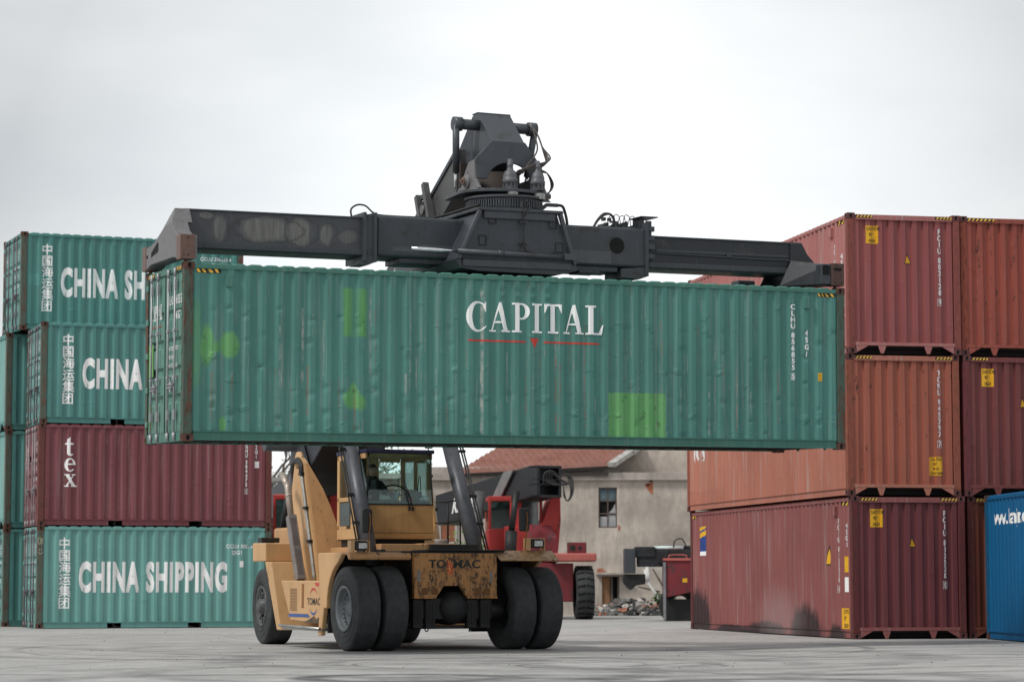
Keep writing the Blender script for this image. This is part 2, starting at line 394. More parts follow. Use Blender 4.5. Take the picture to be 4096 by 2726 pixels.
def casting(x, y, z, sx_, sy, par, mat):
    """corner casting with oblong holes in its outer faces; sx_, sy = -1/+1 outward directions"""
    mb = MB(); a, b, h = .178, .162, .118
    x1, y1 = x-sx_*a, y-sy*b
    X0, X1, Y0, Y1 = min(x, x1), max(x, x1), min(y, y1), max(y, y1)
    mb.box((X0+.01*(sx_ < 0), Y0+.01*(sy < 0), z+.004), (X1-.01*(sx_ > 0), Y1-.01*(sy > 0), z+h-.004))
    hf = []
    for P, w_ in ((lambda p, d: (X0+p[0], y-sy*d, z+p[1]), a), (lambda p, d: (x-sx_*d, Y0+p[0], z+p[1]), b)):
        n = 20; c = (w_*.5, h*.5)
        ring = [(c[0]+.029*math.copysign(abs(math.cos(t))**.8, math.cos(t)), c[1]+.043*math.copysign(abs(math.sin(t))**.8, math.sin(t))) for t in (2*math.pi*(k+.5)/n for k in range(n))]
        def sq(p):
            dx, dy = p[0]-c[0], p[1]-c[1]; t = min((w_/2)/abs(dx) if dx else 9, (h/2)/abs(dy) if dy else 9); return (c[0]+dx*t, c[1]+dy*t)
        outer = [sq(p) for p in ring]; cor = {(a_, b_): (c[0]+a_*w_/2, c[1]+b_*h/2) for a_ in (-1, 1) for b_ in (-1, 1)}
        o2 = []
        for i in range(n):
            p, q = outer[i], outer[(i+1) % n]; o2.append(p)
            if abs(p[0]-q[0]) > 1e-6 and abs(p[1]-q[1]) > 1e-6:
                m = (math.copysign(1, (p[0]+q[0])/2-c[0]), math.copysign(1, (p[1]+q[1])/2-c[1])); o2.append(cor[m])
        vs_ = [P(p, 0) for p in o2]+[P(p, 0) for p in ring]; m = len(o2); fs = []; j = 0
        for i in range(n):
            p = [k for k in range(m) if o2[k] == outer[i]][0]; q = [k for k in range(m) if o2[k] == outer[(i+1) % n]][0]
            mid = [(p+1) % m] if (p+1) % m != q else []
            fs.append(tuple([p]+mid+[q, m+(i+1) % n, m+i]))
        mb.add(vs_, fs); hf.append(len(mb.f)); mb.add([P(p, .0085) for p in ring], [tuple(range(n))])
        mb.add([P(p, 0) for p in ring]+[P(p, .0085) for p in ring], [(k, (k+1) % n, n+(k+1) % n, n+k) for k in range(n)])
    mb.box((X0, Y0, z), (X1, Y1, z+.0035)); mb.box((X0, Y0, z+h-.0035), (X1, Y1, z+h))
    c = mb.build('corner_casting', mat, par, recalc=False); c.data.materials.append(M_HOLE)
    for k in hf: c.data.polygons[k].material_index = 1
    return c

def container(label, L, H, pmat, emat, mat4, end='door', group=None, frame=None, postmat=None, far='panel', rails=None, bars=None,
              name='shipping_container', pockets=False, dents=(), gooseneck=False, pitch=.278, rail_lip=True):
    t = thing(name, label, 'shipping container', mat4=mat4, group=group)
    frame = frame or pmat; postmat = postmat or frame; bars = bars or M_BARDK
    F = {}
    so_ = .30 if L > 8 else .26
    n = round((L-2*.20)/pitch); pt_ = (L-2*.20-.07)/n
    zb, zt = .165, H-.10
    for s_ in ('side0', 'side1'):
        F[s_] = Face(s_, L, pt_, .20, .15, L-.15); F[s_].dents = dents if s_ == 'side0' else (); F[s_].panel(zb, zt, 'side_panel', pmat, t)
    ep = .252
    for s_, kind in (('end0', end), ('end1', far)):
        if kind == 'panel':
            F[s_] = Face(s_, L, ep, .145, .14, WID-.14, .03, .075, .42, .11); F[s_].panel(.235, H-.125, 'end_panel', emat, t)
        else:
            F[s_] = Face(s_, L, None, 0, .14, WID-.14)
            doors(t, F[s_], H, emat, frame, bars)
    # posts
    for ix, x in enumerate((0, L)):
        for iy, y in enumerate((0, WID)):
            sx_, sy = (-1, 1)[ix], (-1, 1)[iy]
            X = sorted((x-sx_*.003, x-sx_*.155)); Y = sorted((y-sy*.003, y-sy*.145))
            MB().box((X[0], Y[0], .118), (X[1], Y[1], H-.118)).build('corner_post', postmat, t, .008)
            for z in (0, H-.118): casting(x, y, z, sx_, sy, t, M_RUSTCAST if rails is None else rails)
    # long rails
    for iy, y in enumerate((0, WID)):
        sg = (1, -1)[iy]
        def yy(d): return y+sg*d
        MB().prism([(yy(.004), H-.105), (yy(.004), H-.035), (yy(.075), H-.035), (yy(.075), H-.105)], 'x', .178, L-.178).build('top_rail', frame, t, .006)
        segs = [(.178, L-.178)]
        if pockets: segs = [(.178, 1.80), (2.16, 3.88), (4.23, L-.178)]
        mb = MB()
        for a, b in segs:
            mb.prism([(yy(.004), .155), (yy(.004), .171), (yy(.09), .171), (yy(.09), .02), (yy(.012), .02), (yy(.012), .032), (yy(.03), .036), (yy(.03), .155)], 'x', a, b)
        if pockets:
            for a, b in ((1.80, 2.16), (3.88, 4.23)): mb.box((a-.002, min(yy(.004), yy(.09)), .140), (b+.002, max(yy(.004), yy(.09)), .1712))
        mb.build('bottom_rail', frame, t)
    # headers and sills
    for ix, x in enumerate((0, L)):
        sg = (1, -1)[ix]; kind = (end, far)[ix]
        X = lambda d: x+sg*d
        mb = MB(); a, b = sorted((X(.006), X(.11)))
        mb.box((a, .162, H-.135), (b, WID-.162, H-.03)); mb.build('header', frame, t, .006)
        mb = MB()
        if kind == 'panel':
            mb.box((a, .145, .17), (b, WID-.145, .236))
            for yc, s2 in ((.162, 1), (WID-.162, -1)):
                mb.prism([(yc, .02), (yc, .169), (yc+s2*.27, .169)], 'x', X(.012), X(.022))
            for yc in (.72, WID-.72): mb.prism([(yc-.09, .169), (yc+.09, .169), (yc+.03, .01), (yc-.03, .01)], 'x', X(.012), X(.03))
        else:
            mb.box((a, .162, .01), (b, WID-.162, .155))
        mb.build('sill', frame, t)
    # roof, cross members
    n = round((L-.5)/pitch); q = (L-.5)/n; us = []
    for k in range(n): us += [(.25+(k)*q, H-.032), (.25+(k+.18)*q, H-.009), (.25+(k+.72)*q, H-.009), (.25+(k+.9)*q, H-.032)]
    us = [(.12, H-.032)]+us+[(L-.12, H-.032)]
    vs_ = []
    for u, z in us: vs_ += [(u, .02, z-.022), (u, .045, z), (u, WID-.045, z), (u, WID-.02, z-.022)]
    MB().add(vs_, [(4*i+j, 4*i+4+j, 4*i+5+j, 4*i+1+j) for i in range(len(us)-1) for j in range(3)]).build('roof', frame, t)
    mb = MB(); mb.box((.12, .1, .135), (L-.12, WID-.1, .16))
    k = .35
    while k < L-.3: mb.box((k, .095, .03), (k+.045, WID-.095, .134)); k += .32
    mb.build('floor_frame', M_DARK, t)
    return t, F

def doors(t, f, H, dmat, frame, bars):
    """two door leaves; f maps (u, v, depth)"""
    P = f.pt
    zb, zt = .16, H-.14
    for side in (0, 1):
        u0, u1 = (.15, WID/2-.006) if side == 0 else (WID/2+.006, WID-.15)
        # leaf with stepped horizontal corrugation
        nb = 4 if H < 2.7 else 5
        z0, z1 = zb+.17, zt-.12; prof = [(zb, .03), (z0, .03)]
        st = (z1-z0)/nb
        for k in range(nb):
            a = z0+k*st; prof += [(a+st*.62, .03), (a+st*.72, .075), (a+st*.90, .075), (a+st*.99, .03)] if k < nb-1 else []
        prof += [(zt, .03)]
        vs_ = []
        for z, d in prof: vs_ += [P(u0, z, .03), P(u0+.09, z, .03), P(u0+.13, z, d), P(u1-.13, z, d), P(u1-.09, z, .03), P(u1, z, .03)]
        m = MB(); m.add(vs_, [(6*i+j, 6*i+j+1, 6*i+7+j, 6*i+6+j) for i in range(len(prof)-1) for j in range(5)])
        leaf = m.build('door', dmat, t)
        g = MB()                                                     # black gasket
        for a, b, c, d in ((u0-.012, u0+.006, zb, zt), (u1-.006, u1+.005, zb, zt), (u0, u1, zt-.004, zt+.022), (u0, u1, zb-.02, zb+.004)):
            A, B = P(a, c, .018), P(b, d, .03); g.box(tuple(map(min, A, B)), tuple(map(max, A, B)))
        g.build('gasket', M_BLK, leaf)
        for k in range(2):
            u = (u0+u1)/2+(-.19, .22)[k]*(1 if side == 0 else 1)
            b = MB(); b.tube([P(u, .06, -.022), P(u, H-.07, -.022)], .019, 8)
            for z in (.09, H-.13):
                b.tube([P(u, z-.07, -.022), P(u, z+.06, -.022)], .028, 8)
            for z in (.36, H-.42): 
                A, B = P(u-.045, z, .0), P(u+.045, z+.16, -.036); b.box(tuple(map(min, A, B)), tuple(map(max, A, B)))
            for z in (H*.36, H*.62):
                A, B = P(u-.05, z, .03), P(u+.05, z+.035, -.045); b.box(tuple(map(min, A, B)), tuple(map(max, A, B)))
            b.build('locking_bar', bars, leaf)
            z = .86+.05*k; s2 = 1 if (side == 0) == (k == 0) else -1
            hdl = MB(); hdl.tube([P(u, z, -.03), P(u+.05, z+.015, -.055), P(u+.34 if k == 0 else u-.34, z+.02, -.05)], .011, 6)
            A, B = P((u+.2 if k == 0 else u-.2)-.05, z-.04, .02), P((u+.2 if k == 0 else u-.2)+.05, z+.07, -.04); hdl.box(tuple(map(min, A, B)), tuple(map(max, A, B)))
            hdl.build('door_handle', bars, leaf)
        for k in range(5 if H > 2.7 else 4):
            z = zb+.12+k*(zt-zb-.3)/(4 if H > 2.7 else 3); u = u0-.02 if side == 0 else u1+.02
            A, B = P(u-.05, z, .02), P(u+.05, z+.10, -.012); MB().box(tuple(map(min, A, B)), tuple(map(max, A, B))).build('hinge', dmat, leaf, .008)
            A, B = P(u-.022-.02*(side == 0)-.02*(side==1), z+.0, .0), P(u+.022, z+.09, -.014)

def hazard(f, u, v, w_, h_, parent, d=.0, k=.6, rev=False, n=4):
    """black and yellow tape"""
    if f.which.startswith('end'): f = Face(f.which, f.L, None, 0, 0, WID)
    bm = quad_bm(w_, h_); base = f.decal(bm, u, v, 1, 1, 'hazard_tape', M_BLK, parent, .004+d)
    s_ = w_/n; pl = []
    for i in range(n):
        a = i*s_+.02; b = a+s_*.5; sk = (-1 if rev else 1)*h_*k
        pl.append([(a, .006), (b, .006), (b+sk, h_-.006), (a+sk, h_-.006)])
    pl = [[(min(max(x, 0), w_), y) for x, y in p] for p in pl]
    merge(base, f.decal(poly_bm(pl), u, v, 1, 1, 'hazard_stripes', M_TAPEW, parent, .007+d))
def vcode(f, s_, u, v, size, mat, parent, box=True, xs=.62, gap=1.28):
    """vertical stencilled number, last digit boxed; v is the top"""
    bm = text_bm(s_, .02, True, gap, xs*1.25, stack=.07); ob = f.decal(bm, u, v-size, size, size, 'lettering', mat, parent)
    if box:
        y = v-size*(1+gap*(len(s_.replace(' ', ''))-1)+.55*s_.count(' '))
        e = size*.2; w2 = size*.48; t_ = size*.07
        pl = [[(u-w2, y-e), (u+w2, y-e), (u+w2, y-e+t_), (u-w2, y-e+t_)], [(u-w2, y+size+e-t_), (u+w2, y+size+e-t_), (u+w2, y+size+e), (u-w2, y+size+e)],
              [(u-w2, y-e), (u-w2+t_, y-e), (u-w2+t_, y+size+e), (u-w2, y+size+e)], [(u+w2-t_, y-e), (u+w2, y-e), (u+w2, y+size+e), (u+w2-t_, y+size+e)]]
        f.decal(poly_bm(pl), 0, 0, 1, 1, 'check_digit_frame', mat, parent, .005)
def htext(f, s_, u, v, size, mat, parent, xs=.8, bold=.0, name='lettering', lift=.004):
    return f.decal(text_bm(s_, bold, xs=xs), u, v, size, size, name, mat, parent, lift)
def caution(f, u, v, parent, w_=.27, h_=.37, lines=('CAUTION', "9'6\"", 'HIGH')):
    s_ = f.decal(quad_bm(w_, h_), u, v, 1, 1, 'warning_sticker', M_YEL, parent, .004)
    n = len(lines); sz = h_/(n*1.65); tx = []
    for i, l in enumerate(lines):
        xs = .62; wd = len(l)*sz*.72*xs
        if wd > w_*.9: xs *= w_*.9/wd; wd = w_*.9
        tx.append(f.decal(text_bm(l, .02, xs=xs), u+(w_-wd)/2, v+h_-(i+1)*h_/n+sz*.35, sz, sz, 'sticker_lettering', M_BLK, s_, .0075))
    merge(s_, *tx)
def triangle(f, u, v, s_, parent):
    b_ = f.decal(poly_bm([[(0, 0), (s_, 0), (s_/2, s_*1.25)]]), u, v, 1, 1, 'warning_triangle', M_BLK, parent, .004)
    merge(b_, f.decal(poly_bm([[(.12*s_, .08*s_), (.88*s_, .08*s_), (s_/2, s_*1.02)]]), u, v, 1, 1, 'warning_triangle', M_YEL, parent, .007))
def vent(f, u, v, parent, mat):
    a = f.pt(u, v, f.depth(u)-.05); b = f.pt(u+.11, v+.21, .05)
    MB().box(tuple(map(min, a, b)), tuple(map(max, a, b))).build('air_vent', mat, parent, .012)
#==SETTING==
# ------------------------------------------------------------ ground
def swale(x, y):
    def sm(t): t = max(0, min(1, t)); return t*t*(3-2*t)
    return -.053*sm((8.0-abs(x+1.3))/3.2)*sm((60-y)/5)
def ground():
    xs = [-900, -300, -120, -60, -30]+[-20+i for i in range(41)]+[30, 60, 120, 300, 900]
    ys = [-60, 0, 15, 25]+[28+i for i in range(40)]+[72, 80, 95, 120, 200, 500, 1500]
    mb = MB(); mb.add([(x, y, swale(x, y)) for y in ys for x in xs], [(j*len(xs)+i, j*len(xs)+i+1, (j+1)*len(xs)+i+1, (j+1)*len(xs)+i) for j in range(len(ys)-1) for i in range(len(xs)-1)], True)
    n = NT('worn_concrete')
    big = n.noise(.16, (1, .8, 1), 6, .6); med = n.noise(1.1, (1, .5, 1), 8, .7); fine = n.noise(9, (1, 1, 1), 6, .7)
    c = n.mix(n.ramp(big, .3, .7), (.36, .355, .345), (.50, .49, .47))
    c = n.mix(n.mul(n.ramp(med, .4, .68), .55), c, (.27, .265, .26))
    c = n.mix(n.mul(n.ramp(fine, .45, .75), .35), c, (.20, .195, .19))
    c = n.mix(n.mul(n.ramp(n.noise(2.0, (1, .35, 1), 7, .75, loc=(4, 2, 0)), .55, .7), .5), c, (.60, .585, .55))
    # long scuffs left by tyres
    sc = n.noise(1.4, (.12, 1.6, 1), 5, .6, loc=(7, 7, 0)); c = n.mix(n.mul(n.ramp(sc, .54, .66), .5), c, (.16, .158, .158))
    wob = n.math('MULTIPLY', n.math('SUBTRACT', n.noise(.35, detail=3), .5), 1.6)
    brk = n.ramp(n.noise(.9, detail=6, rough=.7, loc=(1, 8, 0)), .38, .6)
    def arcmark(c, x0, y0, rad, wd, amt):
        dx = n.math('SUBTRACT', n.x, x0); dy = n.math('SUBTRACT', n.y, y0)
        d = n.math('SQRT', n.math('ADD', n.math('POWER', dx, 2), n.math('POWER', dy, 2)))
        d = n.math('ABSOLUTE', n.math('ADD', n.math('SUBTRACT', d, rad), n.mul(wob, .22)))
        return n.mix(n.mul(n.ramp(d, wd*.5, wd*1.2, 1, 0), n.ramp(brk, 0, 1, .25, 1), amt), c, (.06, .06, .062))
    for a in ((-1.3, 32.6, 1.25, .30, .9), (.25, 31.4, 1.1, .35, .9), (.45, 31.6, 1.9, .5, .55), (3.2, 30.6, 1.6, .3, .75), (3.4, 31.2, 2.5, .45, .5), (-3.6, 31.5, 2.2, .4, .5), (-1.6, 34.5, 3.4, .35, .4), (6, 33, 2.5, .4, .5), (1.0, 40.5, 5.5, .5, .35), (-.2, 38.2, 2.2, .05, .85), (.1, 38.6, 2.9, .22, .45), (1.6, 37.5, 1.5, .06, .8), (1.9, 38.1, 2.4, .3, .35), (5.0, 36.6, 3.2, .25, .4), (5.4, 38.5, 5.2, .4, .3), (-2.0, 47, 5.0, .3, .3),
              (8, 44, 4.4, .28, .35), (-7, 52, 5.5, .3, .25), (-10, 40, 6, .35, .25), (3.5, 52, 6.0, .3, .25), (-1.2, 46, 7.5, .12, .5), (0, 60, 16, .4, .35), (0, 70, 30, .35, .35), (4, 75, 34, .3, .3), (-6, 68, 27.5, .25, .3)):
        c = arcmark(c, *a)
    # slab joints and cracks
    def joint(c, a, b, o, wd, amt):
        d = n.math('ABSOLUTE', n.math('ADD', n.math('ADD', n.math('MULTIPLY', n.x, a), n.math('MULTIPLY', n.y, b)), n.math('ADD', o, n.mul(wob, .12))))
        return n.mix(n.mul(n.ramp(d, wd*.5, wd, 1, 0), amt), c, (.13, .125, .12))
    c = joint(c, .96, -.28, 17.0, .045, .7); c = joint(c, .93, .37, -15.2, .04, .6); c = joint(c, .22, .97, -48.5, .05, .35); c = joint(c, -.9, .44, -24.2, .04, .5)
    peb = n.ramp(n.noise(16, (1, 1, 1), 2, .5, loc=(2, 3, 0)), .715, .735); c = n.mix(n.mul(peb, .85), c, (.07, .066, .06))
    n.bump(n.math('ADD', fine, med), .35, .02)
    g = mb.build('ground', n.fin(c, n.ramp(med, .3, .7, .62, .85), 0, .3), None, recalc=False); g['kind'] = 'structure'
ground()

# pebbles and crumbs of rubble on the slab
random.seed(3)
PB = plain('crumb', (.09, .085, .078), .9, var=.5)
mb = MB()
for k in range(170):
    y = 36+random.random()**1.5*30; x = random.uniform(-.21, .21)*y; r = random.uniform(.006, .022)
    z = swale(x, y)
    p = [(x+r*random.uniform(.6, 1.4)*math.cos(t*1.257), y+r*random.uniform(.6, 1.4)*math.sin(t*1.257), z-.002) for t in range(5)]
    mb.add(p+[(x, y, z+r*random.uniform(.5, .9))], [(i, (i+1) % 5, 5) for i in range(5)])
tag(mb.build('loose_grit', PB), 'dark crumbs of grit strewn over the concrete yard', 'grit', kind='stuff')

# ------------------------------------------------------------ frames
ma, mt_, mr_ = .39514, .00753, .02438
me1 = Vector((math.cos(ma)*math.cos(mt_), math.sin(ma)*math.cos(mt_), math.sin(mt_)))
me2 = Vector((-math.sin(ma)*math.cos(mr_), math.cos(ma)*math.cos(mr_), math.sin(mr_)))
me3 = me1.cross(me2).normalized(); me2 = me3.cross(me1)
MO = Vector((-5.28799, 41.03591, 3.40903))
MMAT = Matrix(((me1.x, me2.x, me3.x, MO.x), (me1.y, me2.y, me3.y, MO.y), (me1.z, me2.z, me3.z, MO.z), (0, 0, 0, 1)))
def frame_at(x, y, z, ang): return Matrix.Translation((x, y, z)) @ Matrix.Rotation(ang, 4, 'Z')

# ------------------------------------------------------------ the lifted container
def green_patches(n, c):
    """brushed light green touch-ups, bare scratches down single ribs and rust weeping from the dents"""
    w_ = n.mul(n.math('SUBTRACT', n.noise(11, (1, 1, .5), 5, .65), .5), .11); w2 = n.mul(n.math('SUBTRACT', n.noise(5.5, (1, 1, .6), 5, .65), .5), 1.5)
    g = n.mix(n.ramp(n.noise(16, (1, 1, .08), 4), .35, .65), (.105, .33, .115), (.15, .37, .15))
    m = n.box(n.x, n.z, 2.72, 3.13, 1.76, 2.56, .022, n.mul(w_, .55)); m = n.mul(m, n.ramp(n.math('ABSOLUTE', n.math('SUBTRACT', n.x, 2.93)), .02, .10, .25, 1))
    m = n.math('MAXIMUM', m, n.box(n.x, n.z, 7.53, 8.62, .05, .93, .014, n.mul(w_, .4)))
    m = n.math('MAXIMUM', m, n.ell(n.x, n.z, .78, 1.57, .165, .21, .14, n.mul(w2, .28)))
    m = n.math('MAXIMUM', m, n.ell(n.x, n.z, .40, 1.55, .11, .30, .22, n.mul(w2, .9))); m = n.math('MAXIMUM', m, n.ell(n.x, n.z, .55, 1.53, .07, .09, .3, n.mul(w2, .5)))
    m = n.math('MAXIMUM', m, n.ell(n.x, n.z, 2.88, .74, .14, .16, .25, n.mul(w2, .8))); m = n.math('MAXIMUM', m, n.ell(n.x, n.z, 2.98, .68, .14, .13, .25, n.mul(w2, .8))); m = n.math('MAXIMUM', m, n.ell(n.x, n.z, 2.90, .90, .06, .09, .3, w2))
    m = n.math('MAXIMUM', m, n.ell(n.x, n.z, .67, .28, .055, .13, .25, n.mul(w2, .5)))
    m = n.math('MAXIMUM', m, n.mul(n.ell(n.x, n.z, .2, 1.55, .12, .65, .35, n.mul(w2, .5)), .45))
    m = n.mul(m, n.ramp(n.noise(22, (1, 1, .4), 4, .6, loc=(2, 2, 6)), .25, .45, .82, 1))
    h = n.ramp(n.noise(7, detail=4, loc=(8, 1, 2)), .60, .70)
    c = n.mix(m, c, n.mix(n.mul(h, .6), g, (.06, .15, .06)))
    bk = n.ramp(n.noise(5, (1, 1, .8), 6, .75, loc=(0, 5, 5)), .40, .58); hair = n.ramp(n.noise(60, (1, 1, .05), 3, .6), .40, .56)
    wig = n.mul(n.math('SUBTRACT', n.noise(4, (.01, 1, 1), 3), .5), .03)
    random.seed(77)
    L_ = [(5.185, .2, 2.6, .022, .95, 0), (1.62, .25, 1.9, .012, .6, 0), (2.02, .9, 2.2, .02, .8, 0), (1.66, .9, 1.6, .012, .7, 0), (3.20, 1.15, 2.55, .016, .7, 0), (3.9, 1.2, 2.2, .014, .6, 0), (7.1, .3, 2.1, .01, .8, 1), (6.55, .2, 1.5, .016, .9, 1), (6.62, .2, 1.4, .01, .8, 1), (8.55, .9, 2.2, .008, .8, 1), (9.6, .3, 1.9, .012, .8, 0), (10.0, .3, 1.5, .01, .7, 1)]
    for k in range(40):
        rr = k*(L40-.47)/43+.20+random.choice((0.0, .075)); z0 = random.uniform(.15, 1.3); L_.append((rr, z0, z0+random.uniform(.3, 1.1), random.uniform(.006, .013), random.uniform(.4, .9), random.random() < .55))
    for cc, col in ((0, (.46, .44, .41)), (1, (.27, .12, .075))):
        tot = None
        for x_, z0, z1, wd, am, ty in L_:
            if int(ty) != cc: continue
            v = n.mul(n.box(n.math('ADD', n.x, wig), n.z, x_-wd, x_+wd, z0, z1, .012), am); tot = v if tot is None else n.math('MAXIMUM', tot, v)
        c = n.mix(n.mul(tot, n.mul(bk, n.ramp(hair, 0, 1, .45, 1))), c, col)
    return c
P_GREEN = paint('green_container_paint', GREEN, .55, (.17, .075, .045), (L40-.47)/43, scratches=.85, chalk=.16, extra=green_patches, dents=.75, sp=3)
P_GREENDOOR = paint('green_door_paint', (.10, .235, .19), .25, chalk=.2, scratches=0, dents=.3, axis='y')
P_GREENF = paint('green_frame_paint', (.065, .195, .155), .8, (.16, .07, .045), .6, scratches=.2, dents=.3, sp=6)
random.seed(5); PIT = (L40-.47)/43; DN = []
for k in range(44):
    u = .20+PIT*(k+.13)
    for zc, pr in ((2.02, .5), (1.62, .45), (.80, .6), (.45, .35), (.22, .3), (1.2, .18)):
        if random.random() < pr and not (4.7 < u < 7.5 and 1.55 < zc < 2.5): DN.append((u+random.uniform(-.03, .03), zc+random.gauss(0, .07), random.uniform(.035, .085), random.uniform(.010, .027)))
for k in range(16): DN.append((random.uniform(.4, 11.8), random.uniform(.25, 1.5), random.uniform(.08, .2), random.uniform(.005, .015)))
for k in range(4): DN += [(5.60+k*PIT, 2.62, .06, .03), (5.60+k*PIT, 2.47, .05, .035)]
main, MF = container('green 40 foot container hanging from the spreader, lettered CAPITAL in white', L40, HC, P_GREEN, P_GREENDOOR, MMAT,
                     'door', frame=P_GREENF, postmat=M_RUSTPOST, bars=M_GALV, dents=DN)
f = MF['side0']
WCAP = worn_white('worn_white_on_green', GREEN, .12)
f.decal(serif_bm('CAPITAL', .035), 4.90, 1.915, .505, .50, 'lettering', WCAP, main)
pl = [[(4.93, 1.745), (5.99, 1.745), (5.99, 1.775), (4.93, 1.775)], [(6.32, 1.745), (7.36, 1.745), (7.36, 1.775), (6.32, 1.775)], [(6.065, 1.82), (6.235, 1.82), (6.15, 1.65)]]
f.decal(poly_bm(pl), 0, 0, 1, 1, 'red_emblem', M_RED, main)
vcode(f, 'CLHU 856855 5', 11.135, 2.57, .09, M_WHT, main, xs=.95, gap=1.27)
vcode(f, '45G1', 11.41, 2.11, .092, M_WHT, main, box=False, xs=.8, gap=1.35)
s_ = f.decal(quad_bm(.085, .145), 11.64, 1.215, 1, 1, 'yellow_sticker', M_YEL, main, .004)
f.decal(text_bm('2.9m', 0, xs=.6), 11.648, 1.305, .03, .03, 'sticker_lettering', M_BLK, s_, .0075); f.decal(text_bm("9'6\"", 0, xs=.6), 11.652, 1.24, .03, .03, 'sticker_lettering', M_BLK, s_, .0075)
hazard(f, .21, HC-.175, .42, .068, main, k=-.6); hazard(f, L40-.55, HC-.175, .36, .068, main, k=-.6)
vent(f, .71, 2.50, main, P_GREENF); vent(f, 11.36, 2.50, main, P_GREENF)
f = MF['end0']
f.decal(serif_bm('CAPITAL', .035), .37, 2.05, .145, .25, 'lettering', M_WHT, main, -.018+.01)
f.decal(poly_bm([[(.37, 1.93), (.62, 1.94), (.62, 1.955), (.37, 1.945)], [(.7, 1.94), (1.0, 1.94), (1.0, 1.955), (.7, 1.955)]]), 0, 0, 1, 1, 'red_emblem', M_RED, main, -.008)
htext(f, 'CLHU 856855 5', 1.38, 2.25, .15, M_WHT, main, .62, .02, lift=-.018); htext(f, '45G1', 1.86, 2.0, .14, M_WHT, main, .75, .02, lift=-.018)
for i, v in enumerate((1.50, 1.36, 1.22, 1.02, .92)):
    htext(f, ('MAX.GROSS 30.480 KGS', 'TARE 3.940 KGS', 'MAX.PAYLOAD 26.540', 'CU.CAP. 76.4 CU.M', '2.700 CU.FT')[i], 1.40, v, .07, M_WHT, main, .62, .01, lift=-.022)
f.decal(quad_bm(.3, .55), .18, 1.12, 1, 1, 'touch_up_patch', plain('light_green_touch_up', (.16, .38, .10), .6), main, -.017)
f.decal(quad_bm(.2, .42), .2, .22, 1, 1, 'touch_up_patch', MATS['light_green_touch_up'], main, -.02)
hazard(f, .17, HC-.115, .4, .06, main, k=.5); hazard(f, 1.87, HC-.115, .4, .06, main, k=.5)

# ------------------------------------------------------------ right stack of high cubes (maroon and red), ends towards the camera
RX, RY, RA = 6.88665, 52.03972, .20265
rex, rey = Vector((math.cos(RA), math.sin(RA), 0)), Vector((-math.sin(RA), math.cos(RA), 0))
def rmat(s, t, z, da=0): 
    p = Vector((RX, RY, 0))+rex*(s+WID)+rey*t
    return frame_at(p.x, p.y, z, RA+math.pi/2+da)
def soot(n, c):
    # burnt black smears near the bottom of the long side (their own ragged shapes)
    w_ = n.mul(n.math('SUBTRACT', n.noise(3.2, (1, 1, .35), 7, .8), .5), 1.3)
    for u, r, h in ((11.5, 1.0, .95), (3.1, 1.1, .62), (1.1, .5, .3), (6.0, 1.5, .28), (8.6, 1.5, .16)):
        c = n.mix(n.mul(n.ell(n.x, n.z, u, 0, r, h, .16, w_), .9), c, (.022, .017, .02))
    c = n.mix(n.mul(n.ell(n.x, n.z, 5.0, .35, 1.3, .55, .5, w_), .28), c, (.42, .36, .36)); return c
P_R3 = paint('maroon_top_lit_paint', (.40, .150, .138), .1, (.06, .02, .02), (L40-.47)/43, scratches=.05, chalk=.3, dents=.2, sp=1)  # lighter than its end paint: light from the left put into the colour
P_R3E = paint('maroon_top_shaded_end_paint', (.29, .082, .080), .1, (.05, .02, .02), .252, axis='y', scratches=.0, chalk=.06, dents=.25, sp=2)
P_R2 = paint('orange_red_lit_paint', (.42, .155, .105), .35, (.07, .025, .02), (L40-.47)/43, scratches=.15, chalk=.3, dents=.3, sp=4)  # lit side copy, the end paint is the shaded one
P_R2E = paint('orange_red_shaded_end_paint', (.36, .108, .070), .3, (.05, .02, .018), .252, axis='y', scratches=.05, chalk=.05, dents=.3, sp=5, spots=.5)
P_R1 = paint('maroon_low_lit_paint', (.26, .085, .08), .15, (.05, .02, .02), (L40-.47)/43, scratches=.08, chalk=.2, dents=.2, sp=7, extra=soot)  # side brightness painted in, the end copy is darker as if shaded
P_R1E = paint('maroon_low_shaded_end_paint', (.16, .043, .048), .1, (.03, .012, .012), .252, axis='y', scratches=.0, chalk=.04, dents=.25, sp=8)
P_Q3E = paint('rust_spotted_red_paint', (.30, .072, .050), .7, (.035, .018, .016), .252, axis='y', scratches=.1, chalk=.05, dents=.4, sp=9, spots=1.3)
P_Q2E = paint('dark_maroon_end_paint', (.175, .046, .044), .1, (.03, .012, .012), .252, axis='y', scratches=.0, chalk=.05, dents=.3, sp=10)
P_Q1E = paint('brown_red_end_paint', (.15, .042, .026), .3, (.03, .014, .012), .252, axis='y', scratches=.0, chalk=.05, dents=.3, sp=11)
M_POSTR = rusty('worn_red_post', (.235, .068, .058), (.19, .105, .075), .22)
M_POSTR1 = rusty('worn_maroon_post', (.13, .034, .036), (.10, .055, .04), .3)
M_CASTR = plain('maroon_casting', (.12, .04, .038), .7)
GR = 'red and maroon containers in the right stack'
WM = worn_white('worn_white_on_maroon', (.2, .05, .05), .15, (.72, .68, .68))
r3, F = container('faded maroon container topmost in the right stack, left of the rust-spotted red one', L40, HC, P_R3, P_R3E, rmat(-.01, 0, 2*HC+.004), 'panel', GR, postmat=M_POSTR, rails=M_CASTR)
vcode(F['end0'], 'FCIU 802128 9', 1.99, 2.60, .112, WM, r3, gap=1.19); caution(F['end0'], .40, 2.27, r3); triangle(F['end0'], 1.22, 1.87, .17, r3)
